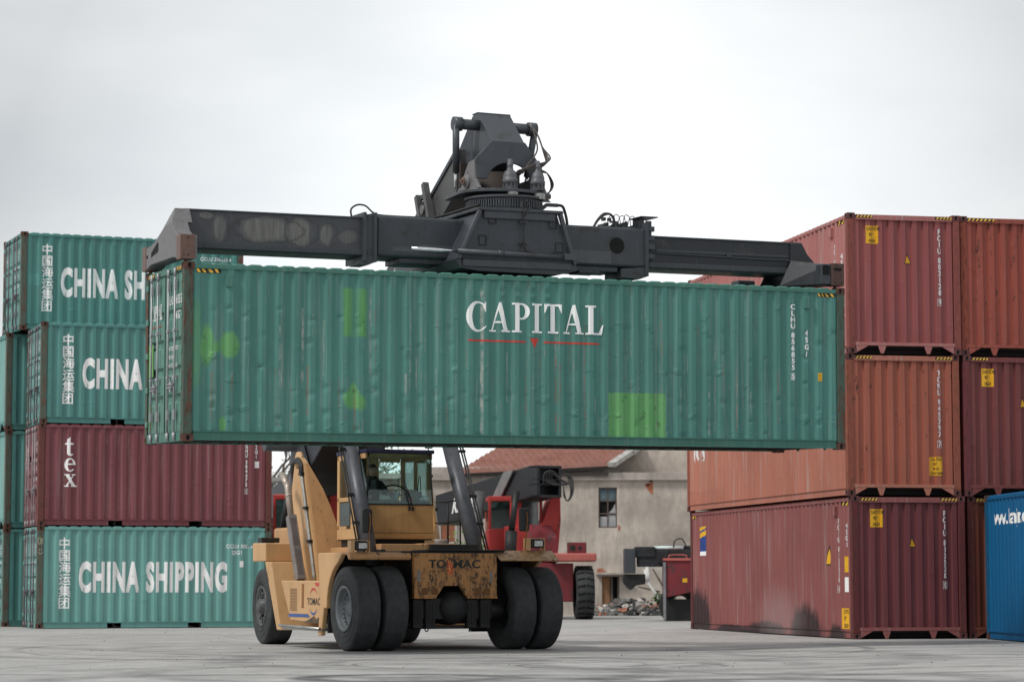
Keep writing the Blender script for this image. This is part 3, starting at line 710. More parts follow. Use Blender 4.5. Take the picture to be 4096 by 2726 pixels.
hazard(F['end0'], .17, HC-.10, .37, .06, r3, n=5); hazard(F['end0'], 1.90, HC-.10, .37, .06, r3, n=5); hazard(F['side1'], L40-.72, HC-.19, .5, .08, r3); vent(F['side1'], L40-1.1, 2.5, r3, P_R3)
vcode(F['side1'], 'FCIU 802128 9', L40-.95, 2.35, .10, WM, r3, gap=1.1)
vcode(F['side1'], '45G1', L40-.45, 2.1, .11, WM, r3, box=False); vcode(F['side1'], 'KGS 3.9', L40-.38, 1.4, .08, WM, r3, box=False)
r2, F = container('faded orange-red container in the middle row of the right stack', L40, HC, P_R2, P_R2E, rmat(-.06, .03, HC+.002), 'panel', GR, postmat=rusty('worn_orange_post', (.27, .085, .055), (.16, .09, .06), .25), rails=M_CASTR)
vcode(F['end0'], 'TCKU 945797 7', 2.0, 2.58, .112, WM, r2, gap=1.19); caution(F['end0'], 1.76, .42, r2, .30, .38, ('CAUTION', "9'6\"", 'HIGH', 'CONTAINER'))
hazard(F['end0'], .18, HC-.10, .37, .06, r2, n=5); hazard(F['end0'], 1.92, HC-.10, .37, .06, r2, n=5)
F['side1'].decal(quad_bm(2.9, 1.55), .25, .45, 1, 1, 'repaired_panel_area', paint('pale_orange_repair', (.44, .17, .115), .3, (.09, .03, .02), scratches=.1, chalk=.3), r2, .003)
F['side1'].decal(serif_bm('tex'), .5, 1.2, .5, .75, 'lettering', WM, r2, .008)
r1, F = container('dark maroon container at the foot of the right stack, soot-stained along its side', L40, HC, P_R1, P_R1E, rmat(0, 0, 0), 'panel', GR, postmat=M_POSTR1, rails=M_CASTR)
vcode(F['end0'], 'FCIU 813530 0', 2.0, 2.60, .112, WM, r1, gap=1.19); caution(F['end0'], .40, 2.26, r1); triangle(F['end0'], 1.22, 1.86, .17, r1)
hazard(F['end0'], .18, HC-.10, .37, .06, r1, n=5); hazard(F['end0'], 1.90, HC-.10, .37, .06, r1, n=5); hazard(F['side1'], L40-.72, HC-.19, .5, .08, r1); vent(F['side1'], L40-1.1, 2.5, r1, P_R1); hazard(F['side1'], .2, HC-.19, .35, .08, r1, n=3)
vcode(F['side1'], 'FCIU 813530 0', L40-.95, 2.45, .11, WM, r1, gap=1.15); vcode(F['side1'], '45G1', L40-.42, 2.35, .10, WM, r1, box=False)
s_ = F['side1'].decal(quad_bm(.16, .32), L40-.5, 1.35, 1, 1, 'warning_sticker', M_YEL, r1); F['side1'].decal(quad_bm(.16, .3), L40-.5, .95, 1, 1, 'white_sticker', M_WHT, r1)
caution(F['side1'], L40-.74, .2, r1, .5, .42); triangle(F['side1'], L40-1.7, 1.5, .34, r1)
F['side1'].decal(quad_bm(.55, .62), .85, 1.9, 1, 1, 'owner_sticker', plain('sticker_blue', (.02, .06, .25), .5), r1)
F['side1'].decal(poly_bm([[(0, .33), (.55, .40), (.55, .52), (0, .45)], [(0, .5), (.55, .57), (.55, .62), (0, .60)]]), .85, 1.9, 1, 1, 'owner_sticker_stripe', M_YEL, r1, .007)
F['side1'].decal(poly_bm([[(0, .0), (.55, .0), (.55, .1), (0, .1)]]), .85, 1.8, 1, 1, 'owner_sticker_text', M_WHT, r1, .006)
q3, F = container('rust-spotted red container at the top right corner of the photo', L40, HC, P_Q3E, P_Q3E, rmat(WID+.015, .05, 2*HC+.004), 'panel', GR, postmat=rusty('spotted_red_post', (.25, .065, .042), (.03, .016, .014), .2), rails=M_CASTR)
hazard(F['end0'], .15, HC-.10, .62, .06, q3, n=7)
q2, F = container('dark maroon container with a square yellow sticker, right of the orange-red one', L40, HC, P_Q2E, P_Q2E, rmat(WID+.02, .0, HC+.002), 'panel', GR, postmat=rusty('dark_maroon_post', (.15, .04, .045), (.10, .04, .03), .2), rails=M_CASTR)
caution(F['end0'], .40, 2.26, q2); triangle(F['end0'], 1.22, 1.84, .17, q2); hazard(F['end0'], .17, HC-.10, .37, .06, q2, n=5)
q1, F = container('brown-red container at ground level half hidden behind the blue one', L40, HC, P_Q1E, P_Q1E, rmat(WID+.09, .1, 0), 'panel', GR, postmat=M_POSTR1, rails=M_CASTR)
hazard(F['end0'], .17, HC-.10, .37, .06, q1, n=5)

# ------------------------------------------------------------ blue container at the right edge
P_BL = paint('blue_container_paint', (.0, .105, .255), .08, (.06, .04, .03), (L40-.47)/43, scratches=.03, chalk=.0, dents=.15, sp=12)
bl, F = container('bright blue container at the right edge, white web address along its top', L40, HC, P_BL, P_BL, frame_at(9.60, 52.15, 0, R(-86.0)), 'panel', postmat=rusty('blue_post', (.0, .09, .19), (.12, .10, .09), .25), rails=M_RUSTCAST)
F['side0'].decal(text_bm('www.hanjin.com', .035, xs=1.0), .72, 2.30, .30, .30, 'lettering', M_WHT, bl)
F['side0'].decal(poly_bm([arc(0, 0, .9, .62, 0, 360, 28)[:-1]]), 3.75, 1.0, 1, 1, 'round_emblem', M_WHT, bl)
hazard(F['end1'], 1.9, HC-.1, .37, .06, bl)

# ------------------------------------------------------------ left stacks of 20 foot boxes
LX, LY, LA = -11.98843, 64.83432, .32857
lex, ley = Vector((math.cos(LA), math.sin(LA), 0)), Vector((-math.sin(LA), math.cos(LA), 0))
def lmat(s, t, z, da=0):
    p = Vector((LX, LY, 0))+lex*s+ley*t; return frame_at(p.x, p.y, z, LA+da)
p20 = (L20-.47)/20
P_L1 = paint('teal_paint_low', (.155, .365, .335), .25, (.13, .08, .05), p20, scratches=.35, chalk=.12, dents=.3, sp=21)
P_L3 = paint('teal_paint_mid', (.090, .255, .235), .75, (.11, .06, .045), p20, scratches=.2, chalk=.1, dents=.5, sp=22)
P_L4 = paint('teal_paint_top', (.085, .25, .228), .7, (.07, .05, .04), p20, scratches=.2, chalk=.12, dents=.5, sp=23)
P_L2 = paint('maroon_paint_20', (.195, .060, .070), .25, (.22, .12, .10), p20, scratches=.6, chalk=.12, dents=.4, sp=24)
P_LD = paint('teal_door_paint', (.15, .33, .305), .4, axis='y', scratches=0, chalk=.15, dents=.2, sp=25)
P_LDT = paint('pale_teal_end_paint', (.22, .43, .40), .25, axis='y', scratches=0, chalk=.3, dents=.2, sp=26)
P_LDM = paint('maroon_door_paint', (.19, .05, .06), .5, axis='y', scratches=0, chalk=.3, dents=.2, sp=27)
M_PL = rusty('rusted_teal_post', (.10, .125, .10), (.15, .075, .055), .5); M_PM = rusty('rusted_maroon_post', (.155, .055, .048), (.13, .07, .05), .45)
GL = 'stacked 20 foot containers on the left'
CJK = '中国海运集团'
def shipping(c, f, base, u0=1.06, ver=True, word='CHINA SHIPPING', code=None, top=2.12):
    wm_ = worn_white('worn_white_on_'+base.name, (.12, .27, .24), .10)
    for i, ch in enumerate(CJK):
        bm = text_bm(ch, stack=.045); xs_ = [v.co.x for v in bm.verts]
        if xs_: f.decal(bm, .56, top-.10-i*.300, .225, .225, 'lettering', wm_, c)
    f.decal(text_bm(word, .035, xs=.56, spc=1.16, stack=.06), u0, .93, .575, .73, 'lettering', wm_, c)
    if code:
        htext(f, code[0], 4.86, 2.04, .10, wm_, c, .95, .02); htext(f, code[1], 5.0, 1.88, .10, wm_, c, .95, .02); f.decal(quad_bm(.1, .16), 5.22, 1.55, 1, 1, 'small_sticker', M_WHT, c)
    vent(f, 5.42, 2.1, c, base)
def door_marks(c, f, m=M_WHT):
    for u, v, t_ in ((.3, 1.95, 'CHINA'), (1.75, 2.05, 'CCLU 385'), (1.85, 1.9, '22G1'), (1.45, 1.62, 'MAX.GR.'), (1.85, 1.62, '30480'), (1.45, 1.42, 'TARE'), (1.85, 1.42, '2200'), (1.45, 1.15, 'NET'), (1.85, 1.15, '28280'), (1.45, .95, 'CU.CAP'), (1.85, .95, '33.2')):
        htext(f, t_, u, v, .10, m, c, .55, .01, lift=-.02)
l1, F = container('pale teal container on the ground, CHINA SHIPPING in full and OK on its post', L20, HS, P_L1, P_LD, lmat(0, 0, 0), 'door', GL, postmat=M_PL, pockets=True)
shipping(l1, F['side0'], P_L1, code=('CCLU 385169', '22G1')); door_marks(l1, F['end0'])
CH = plain('chalk_writing', (.55, .56, .42), .9)
m_ = MB()
for pts in ([(.035, 2.28), (.02, 2.21), (.035, 2.13), (.07, 2.13), (.08, 2.21), (.07, 2.28), (.035, 2.28)], [(.11, 2.28), (.11, 2.10)], [(.155, 2.27), (.115, 2.19), (.155, 2.13)], [(.05, 2.01), (.055, 1.96)], [(.10, 2.01), (.105, 1.96)], [(.03, 1.93), (.06, 1.885), (.10, 1.88), (.14, 1.92)]):
    m_.tube([(a, .0, b) for a, b in pts], .007, 5)
m_.build('chalk_marking', CH, l1)
l2, F = container('maroon 20 foot container second from the ground on the left, white tex lettering', L20, HS, P_L2, P_LDM, lmat(-.004, .01, HS), 'door', GL, postmat=M_PM, pockets=True, bars=plain('pale_bar', (.30, .27, .28), .5))
WMM = worn_white('worn_white_on_dark_maroon', (.16, .04, .045), .05)
for ch, v in (('t', 1.76), ('e', 1.36), ('x', .97)):
    p_, a_ = serif(ch); F['side0'].decal(poly_bm(p_), .66, v+.02, .40, .43, 'lettering', WMM, l2)
vcode(F['side0'], 'TGHU 384475 1', 5.38, 2.25, .10, WMM, l2, gap=1.17); vcode(F['side0'], '22G1', 5.64, 2.25, .10, WMM, l2, box=False); F['side0'].decal(quad_bm(.12, .17), 5.60, 1.53, 1, 1, 'small_sticker', M_WHT, l2)
door_marks(l2, F['end0']); F['end0'].decal(quad_bm(.28, .45), .42, 1.5, 1, 1, 'white_sticker', M_WHT, l2, -.02)
l3, F = container('rust-streaked teal container directly above the maroon tex container', L20, HS, P_L3, P_LD, lmat(.02, .02, 2*HS), 'door', GL, postmat=M_PL, pockets=True)
shipping(l3, F['side0'], P_L3, code=('CCLU 241350', '22G1')); door_marks(l3, F['end0'])
l4, F = container('teal container topmost on the left, showing CHINA SH', L20, HS, P_L4, P_LD, frame_at(-12.913, 66.888, 3*HS, .38711), 'door', GL, postmat=M_PL, pockets=True)
shipping(l4, F['side0'], P_L4, code=('CCLU 296453 4', '22G1')); door_marks(l4, F['end0'])
F['side0'].decal(quad_bm(.62, .32), .2, 1.18, 1, 1, 'touch_up_patch', plain('pale_teal_patch', (.10, .29, .26), .6), l4, .003)
g2 = ((.0, 'door', 'teal container with barred doors on the ground, left of the OK container', P_LD, 0), (HS, 'panel', 'pale ribbed teal container left of the maroon tex container', P_LDT, .01), (2*HS, 'panel', 'pale ribbed teal container end directly under the topmost left container', P_LDT, -.01))
C2 = Vector((-13.42, 67.75, 0))
for z, e_, lab, pm, dx in g2:
    c_, F = container(lab, L20, HS, P_L3, pm, frame_at(C2.x+dx, C2.y+.03, z, .40), e_, GL, postmat=M_PL, pockets=True)
    if e_ == 'door': door_marks(c_, F['end0'])
for k, lab in enumerate(('dark green container sliver at the left edge, on the ground', 'green container sliver at the left edge, one above the ground', 'green container sliver at the left edge, topmost of its three')):
    container(lab, L20, HS, P_L3, P_LD, frame_at(-15.05, 71.3, k*HS, .40), 'panel' if k else 'door', GL, postmat=M_PL, pockets=True)
#==MACHINE==
# ------------------------------------------------------------ yellow reach stacker carrying the container
VX, VY, VZ, VA = -1.165, 46.2, -.053, .42
rs = thing('reach_stacker', 'yellow reach stacker with dark grey boom lifting the green container', 'reach stacker', (VX, VY, VZ), VA)
VM = frame_at(VX, VY, VZ, VA)
def grime(name, col, amt, gcol=(.03, .024, .02), scale=1., streak=.35, rough=.5):
    n = NT(name); f = n.noise(5*scale, (1, 1, .4), 7, .75); g = n.noise(19*scale, (1, 1, .5), 5, .7, loc=(2, 2, 2)); b = n.noise(1.2, detail=4)
    c = n.mix(n.ramp(b, .3, .7), tuple(v*.88 for v in col), tuple(v*1.08 for v in col))
    c = n.mix(n.mul(n.ramp(n.noise(12, (1, 1, .06), 4, .6), .5, .75), streak), c, tuple(v*.5 for v in col))
    c = n.mix(n.mul(n.ramp(f, .66-amt*.2, .72-amt*.18), n.ramp(g, .4, .55), .92), c, gcol)
    c = n.mix(n.mul(n.ramp(g, .70-amt*.06, .74-amt*.06), .8), c, tuple(v*.9+.01 for v in gcol))
    n.bump(g, .12, .006); return n.fin(c, n.ramp(f, .3, .7, rough-.1, rough+.12), 0, .4)
YEL = (.585, .355, .17)
Y1 = grime('yellow_machine_paint', YEL, .22); Y2 = grime('oily_shaded_yellow_paint', (.45, .215, .07), .98, (.030, .021, .016), 1.25); Y3 = grime('stained_shaded_yellow_paint', (.50, .275, .125), .42, (.05, .035, .025)); Y4 = grime('shaded_cab_paint', (.48, .275, .105), .14)  # front-facing yellows are darker, their shade put into the base colour
Y5 = grime('chipped_fender_paint', (.46, .27, .13), .85, (.05, .042, .035), 2.2)
def steel(name, col, patch, amt=.5, s=1.):
    n = NT(name); f = n.noise(1.6*s, (1, 1, 1.3), 6, .7, loc=(4, 1, 3)); g = n.noise(7*s, (1, 1, .4), 6, .72)
    c = n.mix(n.ramp(g, .3, .7), tuple(v*.8 for v in col), tuple(v*1.18 for v in col))
    c = n.mix(n.mul(n.ramp(f, .58, .66), amt), c, patch)
    c = n.mix(n.mul(n.ramp(n.noise(3.1*s, (1, 1, .5), 6, .8, loc=(8, 8, 8)), .6, .68), .7*amt), c, (.02, .018, .016))
    c = n.mix(n.mul(n.ramp(n.noise(30*s, (1, 1, .1), 3, .6, loc=(1, 2, 8)), .62, .72), .25), c, (.16, .15, .14))
    n.bump(g, .15, .006); return n.fin(c, n.ramp(g, .3, .7, .34, .58), .15, .5)
GREY = (.060, .067, .078)
S1 = steel('dark_grey_boom_paint', GREY, (.035, .03, .026), .7); S2 = steel('worn_boom_side', (.085, .085, .086), (.17, .155, .14), .6); S3 = steel('spreader_grey_paint', (.046, .053, .063), (.03, .027, .025), .8)
S4 = None; S7 = steel('black_beam_paint', (.024, .027, .033), (.06, .056, .05), .6); S5 = steel('rust_brown_block', (.15, .085, .068), (.09, .045, .035), .6, 3); S6 = steel('rubbed_end_plate', (.165, .160, .165), (.10, .08, .075), .7, 3)
RUB = plain('slick_rubber', (.043, .046, .048), .75, var=.4, scale=5, spec=.3); RUB2 = plain('hose_rubber', (.018, .018, .018), .5); RIM = plain('rim_grey', (.125, .14, .152), .5); AXL = plain('axle_black', (.016, .016, .017), .6, var=.4)
CHR = plain('chrome_rod', (.75, .77, .78), .12, 1., var=.04); PIPE = plain('pipe_metal', (.38, .38, .36), .35, .7); EXH = plain('exhaust_shield', (.25, .225, .215), .42, .5, var=.3)
def wornbeam():
    n = NT('rubbed_beam_paint'); g = n.noise(7, (1, 1, .4), 6, .7); w_ = n.mul(n.math('SUBTRACT', n.noise(4, (1, 1, .7), 5, .7), .5), 1.1)
    c = n.mix(n.ramp(g, .3, .7), (.045, .048, .055), (.070, .074, .084))
    st = n.ramp(n.noise(26, (1, 1, .06), 4, .6), .35, .65, .35, 1)
    tot = None; rim = None
    for x_, z_, rx_, rz_, am in ((.82, 3.56, .10, .22, .8), (1.62, 3.57, .42, .20, 1), (2.22, 3.56, .22, .22, .95), (2.68, 3.53, .12, .18, .8), (3.05, 3.5, .16, .12, .45), (.6, 3.76, .12, .05, .8)):
        e = n.mul(n.ell(n.x, n.z, x_, z_, rx_, rz_, .22, w_), am); tot = e if tot is None else n.math('MAXIMUM', tot, e)
        r2 = n.ell(n.x, n.z, x_+.05, z_, rx_*1.5, rz_*1.15, .06, n.mul(w_, .8)); r2 = n.mul(r2, n.math('SUBTRACT', 1, n.ell(n.x, n.z, x_+.05, z_, rx_*1.42, rz_*1.08, .06, n.mul(w_, .8)))); rim = r2 if rim is None else n.math('MAXIMUM', rim, r2)
    c = n.mix(n.mul(tot, st), c, (.185, .18, .165)); c = n.mix(n.mul(rim, .8), c, (.02, .02, .02))
    n.bump(g, .12, .006); return n.fin(c, n.ramp(g, .3, .7, .32, .55), .1, .5)
S4 = wornbeam()
WEAR = plain('bare_wear', (.22, .20, .19), .5, .2)

def wheel(x0, x1, y, z, r, hub, nm_rim='dish'):
    """x0 = outer face, x1 = inner face"""
    e = bpy.data.objects.new('wheel', None); COL.objects.link(e); e.parent = rs; e.location = ((x0+x1)/2, y, z)
    sg = 1 if x1 > x0 else -1; h = abs(x1-x0)/2
    pr = [(r*.53, .04), (r*.56, .010), (r*.72, -.004), (r*.90, .002), (r*.955, .010), (r*.985, .028), (r*.997, .06), (r, .10), (r, 2*h-.10), (r*.997, 2*h-.06), (r*.985, 2*h-.028), (r*.955, 2*h-.010), (r*.90, 2*h-.002), (r*.72, 2*h+.004), (r*.56, 2*h-.010), (r*.53, 2*h-.04), (r*.53, .04)]
    m = MB(); m.lathe([(a, -sg*h+sg*b) for a, b in pr], (0, 0, 0), 'x', 64)
    for q in (.66, .80): m.lathe([(r*q-.006, -sg*h+.001*sg), (r*q, -sg*h-.009*sg), (r*q+.006, -sg*h+.001*sg)], (0, 0, 0), 'x', 64)
    m.build('tyre', RUB, e)
    m = MB()
    if hub == 'deep':
        m.lathe([(r*.54, -sg*(h-.03)), (r*.55, -sg*(h+.005)), (r*.50, -sg*(h+.008)), (r*.47, -sg*(h-.03)), (r*.455, -sg*(h-.11)), (r*.40, -sg*(h-.13)), (r*.33, -sg*(h-.12)), (r*.30, -sg*(h-.20)), (r*.20, -sg*(h-.20)), (r*.18, -sg*(h-.10)), (.001, -sg*(h-.10))], (0, 0, 0), 'x', 40)
        for k in range(20):
            t = k*math.pi/10; m.lathe([(.017, 0), (.017, -sg*.05), (.001, -sg*.05)], (-sg*(h-.125), r*.385*math.cos(t), r*.385*math.sin(t)), 'x', 6, False)
    else:
        m.lathe([(r*.53, -sg*(h-.05)), (r*.54, -sg*(h-.0)), (r*.49, -sg*(h-.0)), (r*.46, -sg*(h-.05)), (r*.30, -sg*(h-.09)), (r*.20, -sg*(h-.08)), (r*.19, -sg*(h+.035)), (r*.12, -sg*(h+.06)), (.001, -sg*(h+.06))], (0, 0, 0), 'x', 40)
        for k in range(12):
            t = k*math.pi/6+.2; c_, s_ = math.cos(t), math.sin(t)
            m.lathe([(.038, 0), (.034, -sg*.05), (.001, -sg*.055)], (-sg*(h-.08), r*.34*c_, r*.34*s_), 'x', 8, False)
            m.lathe([(.022, 0), (.02, -sg*.06), (.001, -sg*.06)], (-sg*(h-.09), r*.43*c_, r*.43*s_), 'x', 6, False)
    m.build('rim', RIM if hub == 'deep' else plain('greasy_rim', (.075, .078, .08), .5, var=.6, scale=14), e)
    return e
TR = .742
for sg in (-1, 1):
    wheel(sg*1.977, sg*1.537, 0, TR, TR, 'deep'); wheel(sg*1.455, sg*1.015, 0, TR, TR, 'deep')
    wh = wheel(sg*1.61, sg*1.10, 5.67, TR, TR, 'hub'); wh.rotation_euler = (0, 0, R(-4))

# chassis
m = MB()
m.prism([(-.80, .93), (-.80, 1.72), (.80, 1.72), (.80, .93), (.22, .93), (.09, 1.14), (-.23, 1.14), (-.38, .93)], 'y', -.40, -.28)
m.box((-.81, -.42, .915), (-.38, -.27, .945)); m.box((.22, -.42, .915), (.81, -.27, .945))
face = m.build('front_plate', Y2, rs, .01)
m = MB()
for x in (-.60, -.41, .42, .60):                                       # arched lifting pockets
    a = [(x+.065*math.cos(t), 1.075+.035*math.sin(t)) for t in (math.pi*k/6 for k in range(7))]
    m.prism([(x-.065, .985), (x+.065, .985)]+a, 'y', -.404, -.39)
m.build('pocket', plain('pocket_shade', (.16, .07, .022), .7), face)
m = MB(); m.box((-.745, -.408, 1.22), (-.69, -.4, 1.42)); m.box((.66, -.408, 1.20), (.705, -.4, 1.40)); m.build('reflector', plain('grey_reflector', (.20, .20, .19), .3), face)
def flat_text(s_, x, y, z, size, mat, par, rot, bold=.03, xs=1., name='lettering', italic=0.):
    bm = text_bm(s_, bold, xs=xs)
    for v in bm.verts: v.co.x += v.co.y*italic
    bmesh.ops.scale(bm, vec=(size, size, 1), verts=bm.verts); me = bpy.data.meshes.new(name); bm.to_mesh(me); bm.free()
    me.transform(Matrix.Translation((x, y, z)) @ rot); return link(name, me, mat, par)
ROTF = Matrix.Rotation(R(90), 4, 'X'); ROTL = Matrix.Rotation(R(-90), 4, 'Z') @ Matrix.Rotation(R(90), 4, 'X')
flat_text('TO', -.53, -.404, 1.46, .150, M_BLK, rs, ROTF, .035, 1.12, 'front_lettering', .05); flat_text('MAC', -.055, -.404, 1.46, .150, M_BLK, rs, ROTF, .035, 1.22, 'front_lettering', .05)
n = NT('red_gold_poster'); v_ = n.t.nodes.new('ShaderNodeTexVoronoi'); v_.inputs['Scale'].default_value = 38; n.t.links.new(n.P, v_.inputs['Vector'])
PST = n.fin(n.mix(n.ramp(v_.outputs['Distance'], .25, .5), (.75, .38, .06), (.48, .05, .03)), .5)
MB().prism([(-.165, 1.34), (-.065, 1.34), (-.065, 1.555), (-.12, 1.57), (-.165, 1.62)], 'y', -.409, -.4045).build('paper_notice', PST, rs)
m = MB(); m.box((-.8, .45, .46), (.8, 6.6, 1.70)); m.box((-.8, -.28, 1.16), (.8, .45, 1.70)); m.build('chassis', AXL, rs, .02)
m = MB(); m.box((-1.0, -.27, 1.70), (1.0, 3.4, 1.76)); m.box((-.5, -.33, 1.76), (1.0, .5, 1.785)); m.box((.05, .9, 1.76), (1.0, 1.2, 1.90)); m.box((-1.0, .75, 1.76), (-.9, 1.5, 1.80)); m.build('deck', AXL, rs, .01)
m = MB(); m.box((-.95, .85, 1.76), (-.05, 1.25, 1.90)); m.box((-.1, 1.0, 1.80), (.62, 1.35, 1.915)); m.box((-1.0, 1.35, 1.76), (.7, 3.4, 1.86)); m.build('cab_platform', Y3, rs, .012)
# drive axle
m = MB(); m.lathe([(.001, -.43), (.10, -.42), (.20, -.385), (.27, -.30), (.305, -.18), (.315, -.05), (.315, .2), (.1, .3)], (.02, 0, .76), 'y', 32)
m.lathe([(.17, -1.02), (.17, -.72), (.20, -.5), (.20, .5), (.17, .72), (.17, 1.02)], (0, 0, TR), 'x', 24)
m.box((-.76, -.26, .55), (.76, .2, .92))
m.build('drive_axle', AXL, rs, .01)
m = MB()
for x in (-.70, -.46, .34, .60):
    m.box((x-.09, -.33, .40), (x+.09, -.20, .90))
    for q in (-.05, 0, .05): m.box((x+q-.012, -.345, .47), (x+q+.012, -.33, .84))
m.box((-.72, -.2, .38), (.76, .1, .44)); m.tube([(-.52, -.2, .40), (-.50, -.2, .345), (-.46, -.2, .345), (-.45, -.2, .39)], .012, 6); m.tube([(.36, -.2, .40), (.33, -.22, .33)], .016, 6)
m.tube([(.75, -.1, .72), (1.0, -.1, .70)], .15, 16)
m.build('brake_block', AXL, rs, .006)
for sg in (-1, 1):                                                     # fenders
    m = MB(); x0, x1 = sorted((sg*1.99, sg*.82))
    if sg < 0:
        m.prism([(-.30, 1.60), (-.34, 1.66), (-.26, 1.735), (1.15, 1.735), (1.15, 1.69), (-.16, 1.69), (-.24, 1.60)], 'x', x0, x1)
    else:
        m.prism([(-.52, 1.60), (-.20, 1.775), (1.15, 1.775), (1.15, 1.74), (-.18, 1.74), (-.50, 1.58)], 'x', x0, x1)
    fd = m.build('fender', Y3 if sg < 0 else Y5, rs, .03, 3)
    m = MB()                                                           # outer leg behind the front wheels
    arc_ = [(.86*math.cos(t), TR+.86*math.sin(t)) for t in (R(a) for a in (72, 60, 48, 36, 24, 12, 0, -12, -24))]
    m.prism([(.10, 1.69)]+arc_[:-2]+[(1.00, .74), (1.14, .25), (1.30, .25), (1.20, .85), (1.26, 1.24), (1.32, 1.735), (.10, 1.735)], 'x', *(sorted((sg*1.995, sg*1.90))))
    m.build('wheel_arch', Y1, rs, .02)
    m = MB(); m.box((min(sg*1.9, sg*.9), 1.0, .3), (max(sg*1.9, sg*.9), 1.06, 1.7)); m.build('splash_plate', AXL, rs)
    # side tank
    xs_ = sorted((sg*1.95, sg*1.0))
    m = MB(); m.prism([(3.50, 1.24), (1.24, 1.235), (1.16, .46), (2.94, .50)], 'x', *xs_); tank = m.build('side_tank', Y1, rs, .02)
    m = MB()
    for k in range(15): m.box((min(sg*1.951, sg*1.957), 2.57, .69+k*.028), (max(sg*1.951, sg*1.957), 2.95, .70+k*.028))
    m.build('louvre', plain('louvre_brown', (.17, .085, .035), .7), tank)
    m = MB(); m.tube([(sg*2.02, 3.36, .41), (sg*2.02, 1.12, .37)], .028, 10); m.box((min(sg*1.99, sg*1.6), 1.1, .33), (max(sg*1.99, sg*1.6), 3.3, .37)); m.build('step', AXL if sg > 0 else PIPE, rs)
    # rear leg, front face leans back
    def yf(z): return 4.10-(1.60-z)*.46
    m = MB(); pts = [(1.60), (.30)]
    A = [(sg*1.95, yf(1.6), 1.60), (sg*1.95, yf(.31), .31), (sg*1.95, yf(.31)+.22, .31), (sg*1.95, yf(1.6)+.36, 1.60)]
    B = [(sg*1.0, p[1], p[2]) for p in A]
    m.loft(A, B); m.build('rear_bracket', Y1, rs, .02)
    xs_ = sorted((sg*1.95, sg*.8))
    m = MB(); m.prism([(4.42, 1.61), (4.42, 1.96), (5.2, 1.97), (5.2, 1.61)], 'x', *xs_); m.build('rear_fender', Y3 if sg > 0 else Y1, rs, .02)
    # boom frame
    def zf(z): return 4.11-(3.58-z)*.385
    prof = [(3.60, 4.20, 4.42), (3.50, 4.08, 4.62), (3.0, 3.89, 4.78), (2.63, 3.75, 4.68), (1.86, 3.45, 4.30), (1.24, 3.21, 3.80)]
    rx = {3.60: 1.24, 3.50: 1.22, 3.0: .98, 2.63: .86, 1.86: .68, 1.24: .85}
    m = MB()
    for k in range(len(prof)-1):
        (za, fa, ba), (zb_, fb, bb) = prof[k], prof[k+1]
        m.loft([(sg*1.30, fa, za), (sg*rx[za], fa, za), (sg*rx[za], ba, za), (sg*1.30, ba, za)], [(sg*1.30, fb, zb_), (sg*rx[zb_], fb, zb_), (sg*rx[zb_], bb, zb_), (sg*1.30, bb, zb_)])
    m.lathe([(.001, 0), (.17, 0), (.17, .07), (.001, .07)], (sg*1.30-(.07 if sg > 0 else 0), 4.45, 3.56), 'x', 24)
    bf = m.build('boom_frame', Y1, rs, .0)
    m = MB(); A = [(sg*rx[z], zf(z)-.012, z) for z, _, _ in prof[1:]]; C_ = [(sg*1.26, zf(z)-.012, z) for z, _, _ in reversed(prof[1:])]
    m.loft(A+C_, [(p[0], p[1]+.02, p[2]) for p in A+C_]); m.build('front_web', Y3 if sg < 0 else Y1, bf)  # left web in darker yellow: shade of the front face painted in
    m = MB()
    for q in (0, .055):
        m.tube([(sg*(1.335), zf(z)+.10+q, z) for z in (3.3, 2.6, 1.9, 1.26)], .022, 8)
    m.build('hydraulic_pipe', PIPE, rs)
    m = MB()
    for z in (3.28, 2.62, 1.98): m.box((min(sg*1.30, sg*1.375), zf(z)+.05, z-.02), (max(sg*1.30, sg*1.375), zf(z)+.20, z+.035))
    m.build('pipe_clamp', RUB2, rs)
    m = MB()
    for q in range(3):
        m.tube([(sg*1.33, zf(3.3)+.10+q*.05, 3.28), (sg*1.33, 4.15+q*.05, 3.48), (sg*1.30, 4.45+q*.06, 3.60-q*.03), (sg*1.28, 4.75+q*.05, 3.45), (sg*1.2, 4.9, 3.1), (sg*1.0, 5.0, 2.7)], .03, 8)
    m.build('hose', RUB2, rs)
m = MB(); m.box((-.9, 5.9, .95), (.9, 6.9, 2.15)); m.prism([(5.2, 1.7), (5.2, 1.97), (5.9, 2.3), (6.9, 2.3), (6.9, 1.7)], 'x', -.95, .95); m.build('counterweight', Y3, rs, .05)
m = MB(); m.lathe([(.15, -1.02), (.2, -.3), (.2, .3), (.15, 1.02)], (0, 5.67, TR), 'x', 16); m.build('rear_axle', AXL, rs)
m = MB(); m.box((-1.92, 4.75, 1.975), (-1.55, 5.0, 2.07)); m.tube([(-1.75, 4.74, 2.02), (-1.75, 4.72, 2.02)], .04, 12); m.build('rear_lamp', M_BLK, rs, .01)
